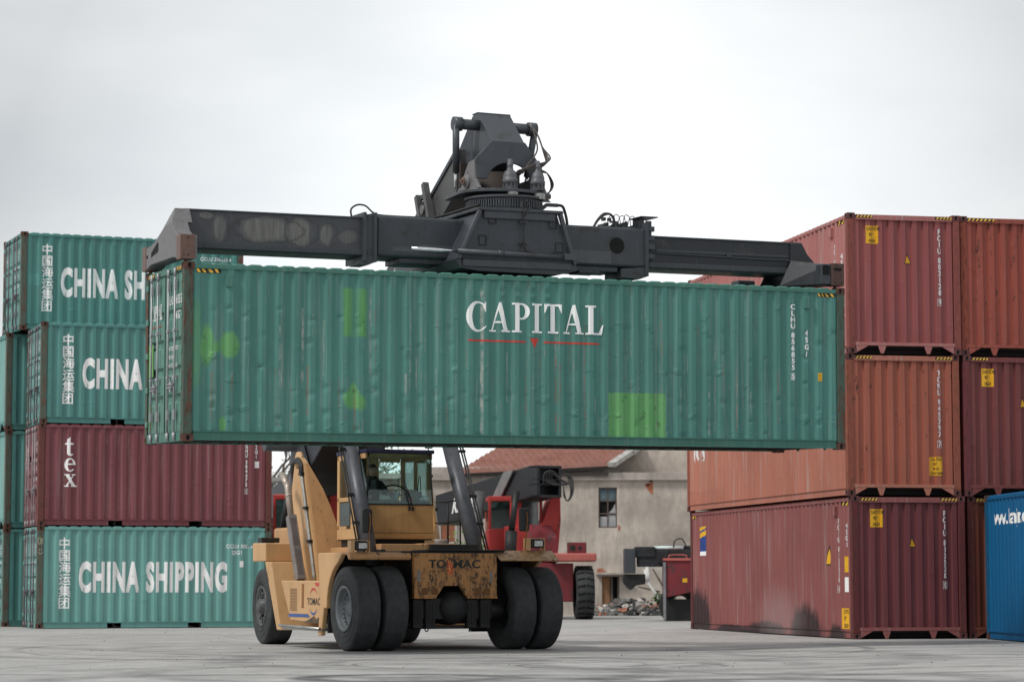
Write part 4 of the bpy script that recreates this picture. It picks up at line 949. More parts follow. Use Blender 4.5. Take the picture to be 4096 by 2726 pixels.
# tank side graphics (left)
flat_text('TOMAC', -1.9535, 2.0, .80, .13, M_BLK, rs, ROTL, .02, 1.12, 'side_lettering')
def swoosh(cy, cz, ry, rz, a0, a1, mat, nm):
    o = arc(cy, cz, ry, rz, a0, a1, 12); i_ = list(reversed([(cy+(ry-.055*math.sin(math.pi*k/12)-.004)*math.cos(R(a0+(a1-a0)*k/12)), cz+(rz-.04*math.sin(math.pi*k/12)-.003)*math.sin(R(a0+(a1-a0)*k/12))) for k in range(13)]))
    m = MB(); m.add([(-1.9540, y, z) for y, z in o+i_], [tuple(range(len(o+i_)))]); return m.build(nm, mat, rs)
SW_R, SW_B = plain('decal_red', (.50, .05, .06), .5), plain('decal_blue', (.045, .10, .30), .5)
swoosh(1.66, .94, .19, .17, 12, 165, SW_R, 'red_swoosh'); swoosh(1.66, .76, .19, .15, -170, -15, SW_B, 'blue_swoosh')
m = MB(); m.prism([(3.03, .57), (3.00, .63), (1.95, .63), (1.85, .57)], 'x', -1.9555, -1.9505); m.build('blue_stripe', SW_B, rs)
m = MB(); m.prism([(1.60, 1.20), (1.24, 1.20), (1.24, 1.14), (1.52, 1.14)], 'x', -1.9555, -1.9505); m.build('red_stripe', SW_R, rs)
m = MB(); m.box((-1.956, 2.19, .74), (-1.951, 2.30, 1.18)); m.build('door_recess', plain('recess_brown', (.25, .11, .035), .7), rs)
n = NT('oil_soaked_edge'); OIL = n.fin(n.mix(n.ramp(n.noise(9, detail=5), .4, .6), (.03, .025, .02), (.12, .07, .03)), .5)
m = MB(); m.prism([(2.2, .475), (1.17, .462), (1.18, .54), (1.35, .58), (1.5, .54), (1.62, .60), (1.8, .55), (2.05, .50)], 'x', -1.9555, -1.9505); m.build('oil_stain', OIL, rs)
# exhaust
m = MB(); m.bar((-1.6, 3.38, 1.24), (-1.6, 3.95, 2.47), .17, .17, (1, 0, 0)); ex = m.build('exhaust_shield', EXH, rs, .012)
m = MB()
for a, b in ((.06, .46), (.52, .94)):
    p = Vector((-1.6, 3.38, 1.24)); q = Vector((-1.6, 3.95, 2.47)); d = q-p; nrm = Vector((0, -d.z, d.y)).normalized()
    m.bar(p+d*a+nrm*.084, p+d*b+nrm*.084, .10, .008, nrm)
m.build('perforated_panel', plain('mesh_grey', (.14, .115, .11), .6, .3), ex)
m = MB(); m.tube([(-1.6, 3.93, 2.42), (-1.6, 4.16, 3.02), (-1.6, 4.20, 3.10)], .062, 12); m.tube([(-1.6, 4.18, 3.06), (-1.6, 4.33, 3.17), (-1.6, 4.50, 3.28)], .062, 12); m.tube([(-1.6, 4.09, 2.84), (-1.6, 4.105, 2.87)], .072, 12)
m.build('exhaust_pipe', plain('exhaust_pale', (.42, .36, .31), .4, .5, var=.25), rs)
# lamps and mirrors
for x, z in ((-1.74, 1.84), (1.66, 1.90)):
    m = MB(); m.box((x-.13, -.30, z-.075), (x+.11, -.14, z+.085)); lp = m.build('work_lamp', M_BLK, rs, .025)
    m = MB(); m.box((x-.075, -.312, z-.045), (x+.085, -.30, z+.055)); m.build('lens', plain('lamp_glass', (.60, .62, .60), .12, var=.35, scale=30), lp, .006)
    m = MB(); m.box((x-.21, -.28, z-.12), (x-.14, -.1, z+.10)); m.box((x+.13, -.28, z-.12), (x+.145, -.1, z+.09)); m.tube([(x-.2, -.28, z+.10), (x+.14, -.28, z+.10)], .006, 5); m.build('lamp_bracket', Y1, rs, .005)
for x, z, zb_ in ((-1.66, 2.28, 1.74), (1.38, 2.33, 1.77)):
    m = MB(); m.box((x-.095, -.34, z-.21), (x+.095, -.25, z+.21)); mi = m.build('mirror', plain('mirror_black', (.022, .023, .024), .45), rs, .035, 3)
    m = MB(); m.tube([(x+.02, -.36, z+.13), (x+.04, -.36, z+.02), (x+.02, -.355, z-.22), (x-.0, -.33, zb_)], .011, 6); m.build('mirror_arm', rusty('rusty_arm', (.28, .14, .04), (.2, .08, .03), .4), mi)
# lift cylinders
for sg in (-1, 1):
    p, q = Vector((sg*1.06, 1.08, 1.62)), Vector((sg*.98, 3.22, 5.35))
    d = (q-p).normalized(); mid = p+d*3.0
    m = MB(); m.tube([p, mid], .145, 24); m.tube([mid-d*.12, mid], .165, 24); m.tube([p-Vector((.16, 0, 0)), p+Vector((.16, 0, 0))], .13, 16); cyl = m.build('lift_cylinder', steel('cylinder_grey', (.085, .09, .105), (.05, .045, .045), .5, 2), rs)
    m = MB(); m.tube([mid, q], .09, 16); m.build('piston_rod', CHR, cyl)
    up = Vector((0, -d.z, d.y)); sd_ = Vector((1, 0, 0))
    m = MB()
    for k in range(2): o = sd_*(-.185-.05*k)*(1 if sg < 0 else -1)+up*.05; m.tube([p+d*.15+o, p+d*1.2+o, mid+o], .017, 6)
    m.build('hydraulic_pipe', RUB2, cyl)
    m = MB()
    for t in (.75, 1.35, 2.35):
        o = sd_*(-.2)*(1 if sg < 0 else -1)+up*.05+d*t; m.box(tuple(p+o-Vector((.055, .05, .025))), tuple(p+o+Vector((.055, .03, .025))))
    m.build('pipe_clamp', RUB2, cyl)
    m = MB(); m.box((sg*1.06-.2, .92, 1.5), (sg*1.06-.17, 1.3, 1.78)); m.box((sg*1.06+.17, .92, 1.5), (sg*1.06+.2, 1.3, 1.78)); m.build('cylinder_lug', AXL, rs)

# boom, centred slightly right of the chassis line
BX = .12
def bz(y): return 8.80-.553*(y+1.01)
m = MB(); hw = .43
A = [(BX-hw, -1.15, bz(-1.15)), (BX+hw, -1.15, bz(-1.15)), (BX+hw, -1.15, bz(-1.15)-.80), (BX-hw, -1.15, bz(-1.15)-.80)]
B = [(BX-hw, .45, bz(.45)), (BX+hw, .45, bz(.45)), (BX+hw, .30, bz(.30)-.84), (BX-hw, .30, bz(.30)-.84)]
m.loft(A, B); bi = m.build('boom_inner_section', S2, rs, .02)
m = MB()
for s_ in (-1, 1):
    for dz in (.0, -.72): m.bar((BX+s_*(hw+.01), -1.2, bz(-1.2)+dz-.04), (BX+s_*(hw+.01), .4, bz(.4)+dz-.04), .04, .07)
m.build('flange', S1, bi)
m = MB(); hw = .50; ext = 7.35
A = [(BX-hw, .25, bz(.25)+.06), (BX+hw, .25, bz(.25)+.06), (BX+hw, -.15, bz(-.15)-1.0), (BX-hw, -.15, bz(-.15)-1.0)]
B = [(BX-hw, ext, bz(ext)-.12), (BX+hw, ext, bz(ext)-.12), (BX+hw, ext-.2, bz(ext)-1.15), (BX-hw, ext-.2, bz(ext)-1.15)]
m.loft(A, B); bo = m.build('boom', S1, rs, .03)
m = MB(); m.loft([(BX-hw+.01, -.15, bz(-.15)-1.02), (BX+hw-.01, -.15, bz(-.15)-1.02), (BX+hw-.01, ext-.2, bz(ext)-1.17), (BX-hw+.01, ext-.2, bz(ext)-1.17)], [(BX-hw+.01, -.15, bz(-.15)-1.0), (BX+hw-.01, -.15, bz(-.15)-1.0), (BX+hw-.01, ext-.2, bz(ext)-1.15), (BX-hw+.01, ext-.2, bz(ext)-1.15)]); m.build('boom_underside_shade', AXL, bo)  # thin black plate added to paint the shade under the boom
m = MB()
for y0 in (.22, -.12):
    m.bar((BX-hw-.06, y0+.16, bz(y0)+.10), (BX-hw-.06, y0-.28, bz(y0)-.98), .11, .11, (1, 0, 0)); m.bar((BX+hw+.06, y0+.16, bz(y0)+.10), (BX+hw+.06, y0-.28, bz(y0)-.98), .11, .11, (1, 0, 0))
m.box((BX-hw-.05, .1, bz(.25)+.05), (BX+hw+.05, .4, bz(.25)+.13)); m.tube([(BX-hw-.25, .3, bz(.2)-.40), (BX-hw, .3, bz(.2)-.4)], .035, 8); m.tube([(BX-hw-.14, .0, bz(.0)-.32), (BX-hw-.10, .0, bz(0)-.32)], .09, 12)
m.build('boom_collar', S2, bo)
# white lettering low on the boom side ("C..." seen under the spreader)
bm = serif_bm('C'); me = bpy.data.meshes.new('boom_lettering')
for v in bm.verts: v.co = Vector((BX-hw-.004, 2.05-v.co.x*.5-v.co.y*.06, bz(2.05)-.66+v.co.y*.42+v.co.x*.27))
bm.to_mesh(me); bm.free(); link('boom_lettering', me, M_WHT, bo)
m = MB(); m.tube([(BX-1.05, 3.22, 5.35), (BX+1.0, 3.22, 5.35)], .11, 16); m.box((BX-.5, 3.0, 5.2), (BX+.5, 3.5, 5.7)); m.build('cylinder_shaft', S1, bo)
m = MB(); m.tube([(BX-1.28, 6.9, 4.0), (BX+1.28, 6.9, 4.0)], .14, 16)
for s_ in (-1, 1): m.prism([(4.9, 1.9), (6.7, 4.2), (7.15, 4.2), (7.3, 1.9)], 'x', BX+s_*.62, BX+s_*.56)
m.build('boom_pivot', S1, bo)

# boom head
HX = .22
m = MB(); w1 = .315
m.loft([(HX-w1, -1.58, 9.47), (HX+w1, -1.58, 9.47), (HX+w1, -2.2, 8.87), (HX-w1, -2.2, 8.87)], [(HX-w1, -1.35, 9.44), (HX+w1, -1.35, 9.44), (HX+w1, -1.35, 8.3), (HX-w1, -1.35, 8.3)])
m.loft([(HX-w1, -1.35, 9.44), (HX+w1, -1.35, 9.44), (HX+w1, -1.35, 8.3), (HX-w1, -1.35, 8.3)], [(HX-.42, -.95, 8.86), (HX+.36, -.95, 8.86), (HX+.36, -.95, 8.1), (HX-.42, -.95, 8.1)])
m.box((HX-w1-.012, -1.60, 9.455), (HX+w1+.012, -1.35, 9.475))
m.build('boom_head', S1, rs, .012)
m = MB()
a = [(HX+.02+.43*math.cos(R(t)), 8.13+.36*math.sin(R(t))) for t in range(170, 9, -10)]
m.prism([(HX-w1, 8.87), (HX-.64, 8.53), (HX-.60, 8.19), (HX-.50, 8.18)]+a+[(HX+.56, 8.19), (HX+.66, 8.19), (HX+.60, 8.50), (HX+w1, 8.87)], 'y', -2.24, -2.18)
m.build('head_arch', S1, rs, .012)
for s_ in (-1, 1):
    m = MB(); x = HX+s_*.62
    m.prism([(-2.22, 8.52), (-2.22, 8.18), (-2.42, 7.99), (-1.22, 7.96), (-1.30, 8.06), (-1.45, 8.05), (-1.52, 8.10), (-1.62, 8.10), (-1.75, 8.30), (-1.95, 8.50)], 'x', x-.03, x+.03)
    m.lathe([(.13, 0), (.13, s_*.07), (.09, s_*.075), (.09, s_*.10), (.001, s_*.10)], (x, -1.92, 8.17), 'x', 20)
    sp_ = m.build('hinge_plate', S6, rs, .01)
    m = MB(); m.lathe([(.075, 0), (.07, s_*.025), (.03, s_*.03), (.03, s_*.06), (.001, s_*.06)], (x+s_*.10, -1.92, 8.17), 'x', 10, False); m.build('hinge_pin', S5, sp_)
    # damping cylinder from the cross shaft down to the hinge plate
    xt = HX+s_*.74
    m = MB(); m.tube([(HX+s_*.30, -1.62, 9.23), (xt+s_*.0, -1.62, 9.23)], .095, 18); m.tube([(xt-s_*.10, -1.62, 9.23), (xt+s_*.055, -1.62, 9.23)], .125, 20); m.build('cross_shaft', S1, rs)
    m = MB(); t_ = Vector((xt+s_*.02, -1.66, 9.20)); b_ = Vector((HX+s_*.66, -1.42, 8.10)); d = b_-t_
    m.tube([t_, t_+d*.74], .062, 14); dc = m.build('damper_cylinder', S1, rs)
    m = MB(); m.tube([t_+d*.70, b_], .034, 12); m.build('damper_rod', CHR, dc)
m = MB(); m.box((HX-.56, -1.95, 7.98), (HX+.56, -1.15, 8.05)); m.lathe([(.45, 0), (.45, .34), (.40, .34)], (HX, -1.6, 8.02), 'z', 28); m.box((HX-.50, -1.25, 8.0), (HX+.50, -1.1, 8.6)); m.build('head_core', plain('head_core_brown', (.05, .038, .032), .7), rs)
RCX, RCY = HX+.02, -2.0
m = MB()
fl = [(RCX+.86*math.cos(R(t)), RCY+.62*math.sin(R(t))) for t in range(180, 361, 12)]+[(RCX+.86, RCY+.75), (RCX-.80, RCY+.85)]
m.prism(fl, 'z', 7.925, 7.985); m.loft([(HX+.6, -2.1, 7.98), (HX+1.05, -1.75, 7.92), (HX+.6, -1.2, 7.98)], [(HX+.6, -2.1, 8.3), (HX+.68, -1.8, 8.2), (HX+.6, -1.2, 8.3)])
m.build('rotator_plate', S1, rs, .01)
for x in (.12, .64):
    m = MB(); x += .02
    m.lathe([(.115, 0), (.115, .10), (.135, .105), (.138, .17), (.125, .18), (.125, .23), (.10, .31), (.06, .34), (.05, .40), (.056, .41), (.056, .455), (.045, .46), (.045, .53), (.001, .53)], (x, -2.47, 7.985), 'z', 22)
    for k in range(10): t = k*R(36); m.box((x+.118*math.cos(t)-.012, -2.47+.118*math.sin(t)-.012, 7.99), (x+.118*math.cos(t)+.012, -2.47+.118*math.sin(t)+.012, 8.085))
    m.build('slew_motor', plain('motor_grey', (.11, .115, .125), .5, .1, var=.35, scale=9), rs)
    m = MB(); m.lathe([(.085, -.10), (.085, 0)], (x, -2.56, 7.925), 'z', 20)
    for k in range(16): t = k*R(22.5); m.box((x+.085*math.cos(t)-.010, -2.56+.085*math.sin(t)-.010, 7.83), (x+.085*math.cos(t)+.010, -2.56+.085*math.sin(t)+.010, 7.92))
    m.build('pinion', PIPE, rs)
m = MB()
for k in range(4):
    x0 = HX+.60-.03*k
    m.tube([(x0+.10, -1.66, 9.33), (x0+.13+.03*k, -1.85, 9.1), (x0+.16+.04*k, -2.0, 8.85-.04*k), (x0+.17, -2.3, 8.62-.03*k), (x0-.02, -2.45, 8.50-.03*k), (.52-.07*k, -2.5, 8.42-.03*k), (.34-.02*k, -2.42, 8.26), (.30, -2.3, 8.14)], .015, 6)
m.tube([(HX+.68, -1.66, 9.33), (HX+.66, -1.9, 9.05), (HX+.56, -2.2, 8.75), (.50, -2.45, 8.46), (.38, -2.45, 8.28)], .015, 6)
for k in range(3): m.tube([(HX+.55, -2.3, 8.40-.03*k), (HX+.75, -2.2, 8.36), (HX+.90+.02*k, -2.05, 8.2), (HX+.86, -2.05, 8.05), (HX+.70, -2.1, 8.0)], .014, 6)
m.build('hose', plain('brown_hose', (.075, .062, .055), .5), rs)

# ------------------------------------------------------------ spreader (axes of the carried container)
spm = VM.inverted() @ MMAT
def spart(mb, name, mat, bevel=0., par=None, seg=2):
    o = mb.build(name, mat, rs if par is None else par, bevel, seg)
    if par is None:
        for o_ in mb.last: o_.matrix_local = spm
    return o
m = MB(); m.box((3.58, .80, 3.19), (8.66, 1.64, 3.895)); mb_ = spart(m, 'spreader_beam', S3, .05, None, 3)
m = MB(); m.lathe([(.145, 0), (.001, 0)], (8.06, .797, 3.565), 'y', 28)
for k in range(8): m.box((7.96+k*.025, .7955, 3.58), (7.968+k*.025, .7968, 3.64))
spart(m, 'beam_hole', M_HOLE, par=mb_)
m = MB(); m.box((7.15, .793, 3.23), (7.95, .799, 3.45)); m.box((4.35, .793, 3.30), (5.2, .799, 3.42)); spart(m, 'wear_plate', steel('fresh_plate', (.075, .080, .09), (.05, .05, .05), .3), .003, par=mb_)
m = MB(); m.box((4.0, .86, 3.10), (8.1, 1.58, 3.19)); m.box((7.35, .85, 3.06), (7.75, 1.3, 3.12)); spart(m, 'beam_flange', S3, .01, par=mb_)
for side in (0, 1):
    a, b = ((.20, 3.60), (8.64, 11.80))[side]; zt_ = (3.845, 3.765)[side]
    m = MB(); m.prism([(.86, 3.22), (.86, zt_), (1.58, zt_), (1.58, 3.22)], 'x', a, b)
    tb = spart(m, 'telescopic_beam', S4 if side == 0 else S7, .03, None, 3)
    m = MB(); m.box((a+.05, .815, 3.205), (b-.02, .86, 3.30)); m.box((a+.05, .84, 3.19), (b, 1.6, 3.22)); m.box((a+.02, .845, zt_-.02), (b, 1.595, zt_+.012)); spart(m, 'beam_rail', S3, .01, par=tb)
    if side: 
        m = MB(); m.box((8.85, .84, 3.49), (11.5, .86, 3.535)); m.tube([(8.8, .835, 3.47), (11.0, .835, 3.44), (11.55, .83, 3.43), (11.75, .78, 3.30)], .014, 6); m.box((10.25, .82, 3.45), (10.33, .85, 3.52)); spart(m, 'cable_tray', S3, .004, par=tb)
m = MB()
for s0, s1 in ((3.32, 3.37), (3.50, 3.56)): m.box((s0, .74, 3.09), (s1, 1.70, 3.93))
m.box((3.36, .77, 3.1), (3.51, 1.67, 3.90)); m.prism([(3.22, 3.10), (3.55, 3.20), (3.56, 3.10), (3.40, 3.03), (3.22, 3.03)], 'y', .76, 1.2)
for z in (3.80, 3.84, 3.88, 3.22, 3.26, 3.30):
    for s0 in (3.40, 3.46): m.lathe([(.009, 0), (.009, -.012), (.001, -.012)], (s0, .768, z), 'y', 6)
spart(m, 'beam_collar', S3, .006)
m = MB(); m.box((8.60, .75, 3.05), (8.66, 1.70, 4.0)); m.prism([(8.14, 3.0), (8.14, 3.16), (8.64, 3.2), (8.68, 3.05), (8.5, 2.985)], 'y', .78, 1.5); m.box((8.64, .80, 3.55), (8.74, .86, 4.03)); m.prism([(8.25, 3.98), (8.60, 4.10), (8.62, 3.9), (8.25, 3.9)], 'y', 1.5, 1.53)
m.box((8.52, .78, 4.09), (8.86, 1.3, 4.11)); m.box((8.60, .9, 3.9), (8.64, 1.3, 4.1)); 
for z in (3.35, 3.52, 3.68, 3.84): m.box((8.66, .76, z), (8.78, .84, z+.09))
spart(m, 'beam_collar', S3, .006)
random.seed(11)
m = MB()
for k in range(16):
    s0, z0 = random.uniform(7.95, 8.5), random.uniform(3.9, 4.05); e_ = random.uniform(.02, .06); m.box((s0, 1.0+random.random()*.3, z0), (s0+e_, 1.1+random.random()*.3, z0+e_))
for k in range(5): s0 = 8.0+k*.1; m.tube([(s0, 1.1, 3.92), (s0+.03, 1.05, 4.10+.03*(k % 2)), (s0+.14, 1.1, 4.12), (s0+.2, 1.15, 3.95)], .008, 5)
spart(m, 'valve_block', plain('valve_metal', (.10, .10, .10), .45, .4, var=.6, scale=20))
m = MB(); m.tube([(3.0+.17, .95, 3.86), (3.16, .95, 3.99), (3.27, .95, 4.07), (3.42, .95, 4.06), (3.56, .95, 3.95), (3.75, .95, 3.91), (4.6, .95, 3.91)], .016, 6)
m.tube([(7.70, 1.0, 3.90), (7.78, 1.0, 4.02), (7.90, 1.0, 4.12), (8.02, 1.0, 4.14), (8.09, 1.0, 4.05), (8.07, 1.0, 3.95), (8.0, 1.0, 3.91)], .022, 8); m.tube([(7.72, 1.06, 3.90), (7.80, 1.05, 4.04), (7.92, 1.05, 4.15), (8.05, 1.05, 4.14), (8.12, 1.05, 4.03), (8.08, 1.05, 3.93)], .018, 8)
m.tube([(7.02, 1.0, 4.25), (7.10, .98, 4.22), (7.15, .96, 4.05), (7.17, .95, 3.90)], .026, 8)
m.tube([(4.62, 1.3, 3.92), (4.95, 1.2, 4.0), (5.3, 1.0, 4.12), (5.5, .9, 4.18)], .02, 8)
m.tube([(6.0, .20, 4.20), (5.97, .16, 4.06), (6.05, .13, 3.98), (5.99, .14, 3.86), (5.99, .14, 3.40), (5.93, .13, 3.30)], .012, 6); m.tube([(6.07, .20, 4.20), (6.12, .16, 4.06), (6.0, .13, 3.96), (6.01, .14, 3.40), (6.12, .13, 3.30), (6.4, .13, 3.27), (6.6, .13, 3.32)], .012, 6)
spart(m, 'hose', RUB2)
m = MB(); m.prism([(6.62, 4.06), (6.82, 4.22), (7.02, 4.22), (7.02, 4.28), (6.80, 4.28), (6.55, 4.10)], 'y', 1.0, 1.06); spart(m, 'hose_bracket', S3, .004)
# end beams
EB = [(.02, 2.94), (.02, 3.32), (.28, 3.36), (.46, 3.45), (.60, 3.60), (1.10, 3.545), (1.30, 3.475), (1.68, 3.36), (1.95, 3.31), (2.42, 3.31), (2.42, 2.92), (2.2, 2.94), (1.9, 3.0), (.5, 3.0)]
m = MB(); m.prism(EB, 'x', -.06, .22)
m.loft([(-.058, .60, 3.595), (-.058, 1.10, 3.54), (.30, 1.59, 3.54), (.30, .60, 3.595)], [(.05, .80, 3.848), (.10, 1.06, 3.853), (.30, 1.59, 3.848), (.30, .80, 3.848)]); eb = spart(m, 'end_beam', S6, .012)
m = MB(); m.prism([(1.88, 3.12), (1.86, 3.20), (1.44, 3.345), (1.40, 3.30), (1.40, 3.20), (1.45, 3.17)], 'x', -.0625, -.055); m.lathe([(.03, 0), (.03, -.01), (.001, -.01)], (-.06, 2.12, 3.15), 'x', 12); spart(m, 'lightening_hole', M_HOLE, par=eb)
m = MB(); A = [(11.55, .82, 3.19), (11.55, .82, 3.765), (11.78, .82, 3.765), (11.90, .82, 3.56), (12.12, .82, 3.34), (12.12, .82, 3.0), (11.6, .82, 2.97)]
m.prism([(p[0], p[2]) for p in A], 'y', .82, 1.62)
m.loft([(11.30, .82, 2.96), (11.55, .82, 3.45), (12.12, .82, 3.36), (12.12, .82, 2.96)], [(11.86, .10, 2.96), (11.86, .10, 3.30), (12.12, .10, 3.30), (12.12, .10, 2.96)])
m.loft([(11.30, 1.62, 2.96), (11.55, 1.62, 3.45), (12.12, 1.62, 3.36), (12.12, 1.62, 2.96)], [(11.86, 2.34, 2.96), (11.86, 2.34, 3.30), (12.12, 2.34, 3.30), (12.12, 2.34, 2.96)])
spart(m, 'end_beam', S7, .012)
for s0, s1 in ((-.07, .18), (11.93, 12.18)):
    for t0, t1 in ((-.01, .24), (2.20, 2.45)):
        m = MB(); m.box((s0, t0, 2.93), (s1, t1, 3.335)); m.tube([(s0+.12, (t0+t1)/2, 2.94), (s0+.12, (t0+t1)/2, 2.84)], .03, 8)
        h = spart(m, 'twistlock_housing', S5 if s0 < 1 else rusty('dark_rust_block', (.10, .062, .052), (.06, .035, .03), .4, 3), .012)
        m = MB(); yf_ = t0 if t0 < 1 else t1; sg = -1 if t0 < 1 else 1
        if s0 < 1:
            for x, z in ((.125, 3.28), (.06, 3.0), (.13, 3.0)): m.lathe([(.012, 0), (.012, sg*.003), (.001, sg*.003)], (s0+x, yf_, z), 'y', 8)
        else:
            m.prism([(11.97, 3.20), (12.12, 3.20), (12.12, 3.25), (11.97, 3.25)], 'y', yf_, yf_+sg*.003)
            for x, z in ((12.0, 2.99), (12.12, 2.99), (12.04, 3.29)): m.lathe([(.012, 0), (.012, sg*.003), (.001, sg*.003)], (x, yf_, z), 'y', 8)
        spart(m, 'bolt_hole', M_HOLE, par=h)
    if s0 > 1:
        m = MB(); m.box((11.72, .02, 2.95), (11.93, .22, 3.32)); h = spart(m, 'lock_guide', S3, .02)
        m = MB(); m.prism([(11.76, 3.12), (11.89, 3.12), (11.90, 3.27), (11.86, 3.30), (11.78, 3.30), (11.75, 3.26)], 'y', .015, .021); spart(m, 'guide_opening', M_HOLE, par=h)
        m = MB(); m.box((11.15, 2.1, 2.95), (11.5, 2.4, 3.18)); spart(m, 'lock_guide', S3, .02)
# tower carrying the rotator
m = MB(); m.loft([(4.82, .20, 3.15), (6.93, .20, 3.13), (6.93, 2.24, 3.13), (4.82, 2.24, 3.15)], [(5.22, .22, 3.97), (6.66, .22, 3.97), (6.66, 2.2, 3.97), (5.22, 2.2, 3.97)])
m.box((5.16, .14, 3.985), (6.74, 2.3, 4.04)); tw = spart(m, 'spreader_tower', S3, .012)
m = MB(); m.bar((4.80, .17, 3.14), (5.20, .17, 3.98), .06, .10, (0, 1, 0)); m.bar((6.96, .17, 3.12), (6.69, .17, 3.98), .06, .10, (0, 1, 0)); m.box((5.28, .165, 3.86), (6.60, .2, 3.985)); m.box((4.88, .12, 3.02), (6.88, .22, 3.14)); spart(m, 'tower_rib', S1, .008, par=tw)
m = MB(); m.prism([(4.75, 3.14), (4.85, 2.99), (5.2, 2.95), (6.6, 2.93), (7.02, 3.02), (6.98, 3.13)], 'y', .16, 2.28); spart(m, 'tower_tray', S3, .01, par=tw)
m = MB()
for s0, z0 in ((5.38, 3.78), (6.50, 3.74), (5.20, 3.40), (6.62, 3.33)):
    for k in range(4):
        c = [(0, 0), (.13, 0), (.13, .16), (0, .16)]; p, q = c[k], c[(k+1) % 4]
        m.tube([(s0+p[0], .195, z0+p[1]), (s0+q[0], .195, z0+q[1])], .007, 5)
spart(m, 'hatch_frame', M_BLK, par=tw)
m = MB()
for z in (3.82, 3.46): m.box((5.93, .16, z-.012), (6.08, .2, z+.012))
spart(m, 'pipe_clamp', S1, par=tw)
m = MB(); m.tube([(4.76, .09, 3.265), (6.88, .09, 3.235)], .045, 14); m.tube([(5.5, .09, 3.255), (5.6, .09, 3.253)], .055, 14); m.box((6.72, .03, 3.19), (6.92, .15, 3.30)); m.box((3.62, .08, 3.21), (3.95, .16, 3.29)); rc = spart(m, 'side_shift_cylinder', S1)
m = MB(); m.tube([(3.93, .09, 3.275), (4.77, .09, 3.265)], .03, 12); spart(m, 'chrome_rod', CHR, par=rc)
m = MB(); m.lathe([(.74, .0), (.74, .03), (.68, .035), (.68, .06), (.64, .06), (.64, .25), (.70, .26), (.70, .30)], (6.08, 1.22, 4.04), 'z', 48, False)
for k in range(90):
    t = k*R(4); c_, s_ = math.cos(t), math.sin(t); p = Vector((6.08+.655*c_, 1.22+.655*s_, 4.13)); m.bar(p, p+Vector((0, 0, .14)), .022, .04, (c_, s_, 0))
for k in range(36):
    t = k*R(10); m.lathe([(.014, 0), (.014, .03), (.001, .03)], (6.08+.71*math.cos(t), 1.22+.71*math.sin(t), 4.07), 'z', 6, False)
spart(m, 'slew_ring', S1)
#==CAB==
# ------------------------------------------------------------ cab
def glass(name, tint, gl=.10, rough=.03):
    m_ = bpy.data.materials.new(name); m_.use_nodes = True; t = m_.node_tree; t.nodes.clear()
    o = t.nodes.new('ShaderNodeOutputMaterial'); mx_ = t.nodes.new('ShaderNodeMixShader'); tr = t.nodes.new('ShaderNodeBsdfTransparent'); g = t.nodes.new('ShaderNodeBsdfGlossy')
    tr.inputs['Color'].default_value = tint+(1,); g.inputs['Roughness'].default_value = rough; g.inputs['Color'].default_value = (.9, .95, .95, 1)
    fr = t.nodes.new('ShaderNodeFresnel'); fr.inputs['IOR'].default_value = 1.45; ad = t.nodes.new('ShaderNodeMath'); ad.operation = 'MULTIPLY_ADD'; ad.inputs[1].default_value = .9; ad.inputs[2].default_value = gl*.3
    t.links.new(fr.outputs[0], ad.inputs[0]); t.links.new(ad.outputs[0], mx_.inputs[0]); t.links.new(tr.outputs[0], mx_.inputs[1]); t.links.new(g.outputs[0], mx_.inputs[2]); t.links.new(mx_.outputs[0], o.inputs[0]); return m_
GL = glass('tinted_cab_glass', (.90, .985, .975), .04); GL2 = glass('dark_window_glass', (.18, .27, .29), .3)
CX0, CX1, CY0, CY1 = -.88, .46, 1.80, 3.35
IN = plain('cab_interior_tan', (.50, .34, .14), .7); DSH = plain('dash_teal', (.09, .13, .12), .6)
m = MB()                                                               # lower shell with bulged front
m.loft([(CX0, CY0+.02, 2.01), (CX1+.03, CY0+.02, 2.01), (CX1+.03, CY0-.03, 2.30), (CX1, CY0, 2.64), (CX0, CY0, 2.64), (CX0, CY0-.03, 2.30)], [(CX0, CY0+.06, 2.01), (CX1+.03, CY0+.06, 2.01), (CX1+.03, CY0+.06, 2.30), (CX1, CY0+.06, 2.64), (CX0, CY0+.06, 2.64), (CX0, CY0+.06, 2.30)])
cab = m.build('cab', Y4, rs, .012)
m = MB(); m.box((CX0, CY0-.034, 2.115), (CX1+.03, CY0-.02, 2.122)); m.build('panel_seam', AXL, cab)
m = MB(); m.box((CX0+.02, CY0+.05, 1.99), (CX1, CY1, 2.06)); m.box((CX0+.05, CY0+.3, 1.86), (CX1-.05, CY1-.1, 2.0)); m.build('cab_floor', AXL, cab)
for x, nm in ((CX0, 'side_wall'), (CX1, 'side_wall')):
    m = MB(); a, b = (x-.004, x+.036) if x < 0 else (x-.036, x+.006)
    def hole_frame(y0, y1, z0, z1): pass
    top = 3.60
    for y0, y1, z0, z1 in ((CY0+.06, CY1, 2.01, 2.20 if x < 0 else 2.62), (CY1-.12, CY1, 2.2, top), (CY0+.06, CY1, top-.10, top)) + (((2.50, 2.62, 2.2, top), (CY0+.06, 2.5, 2.2, 2.62), (2.5, CY1, 2.72, 2.80), (CY1-.5, CY1, 2.2, 2.28)) if x < 0 else ((2.60, 2.70, 2.6, top),)):
        m.box((a, y0, z0), (b, y1, z1))
    m.build(nm, Y1 if x < 0 else Y4, cab, .006)  # left wall in the lit yellow, right wall in the shaded copy
    m = MB(); xm = (a+b)/2; m.box((xm-.003, CY0+.04, 2.2 if x < 0 else 2.62), (xm+.003, CY1-.1, top-.1)); m.build('side_window', GL if x > 0 else GL2 if False else GL, cab)
m = MB(); m.box((CX0-.008, 2.66, 2.26), (CX0-.002, 3.18, 2.70)); m.build('door_window', plain('blue_dark_pane', (.075, .12, .14), .12, var=.2), cab, .003)
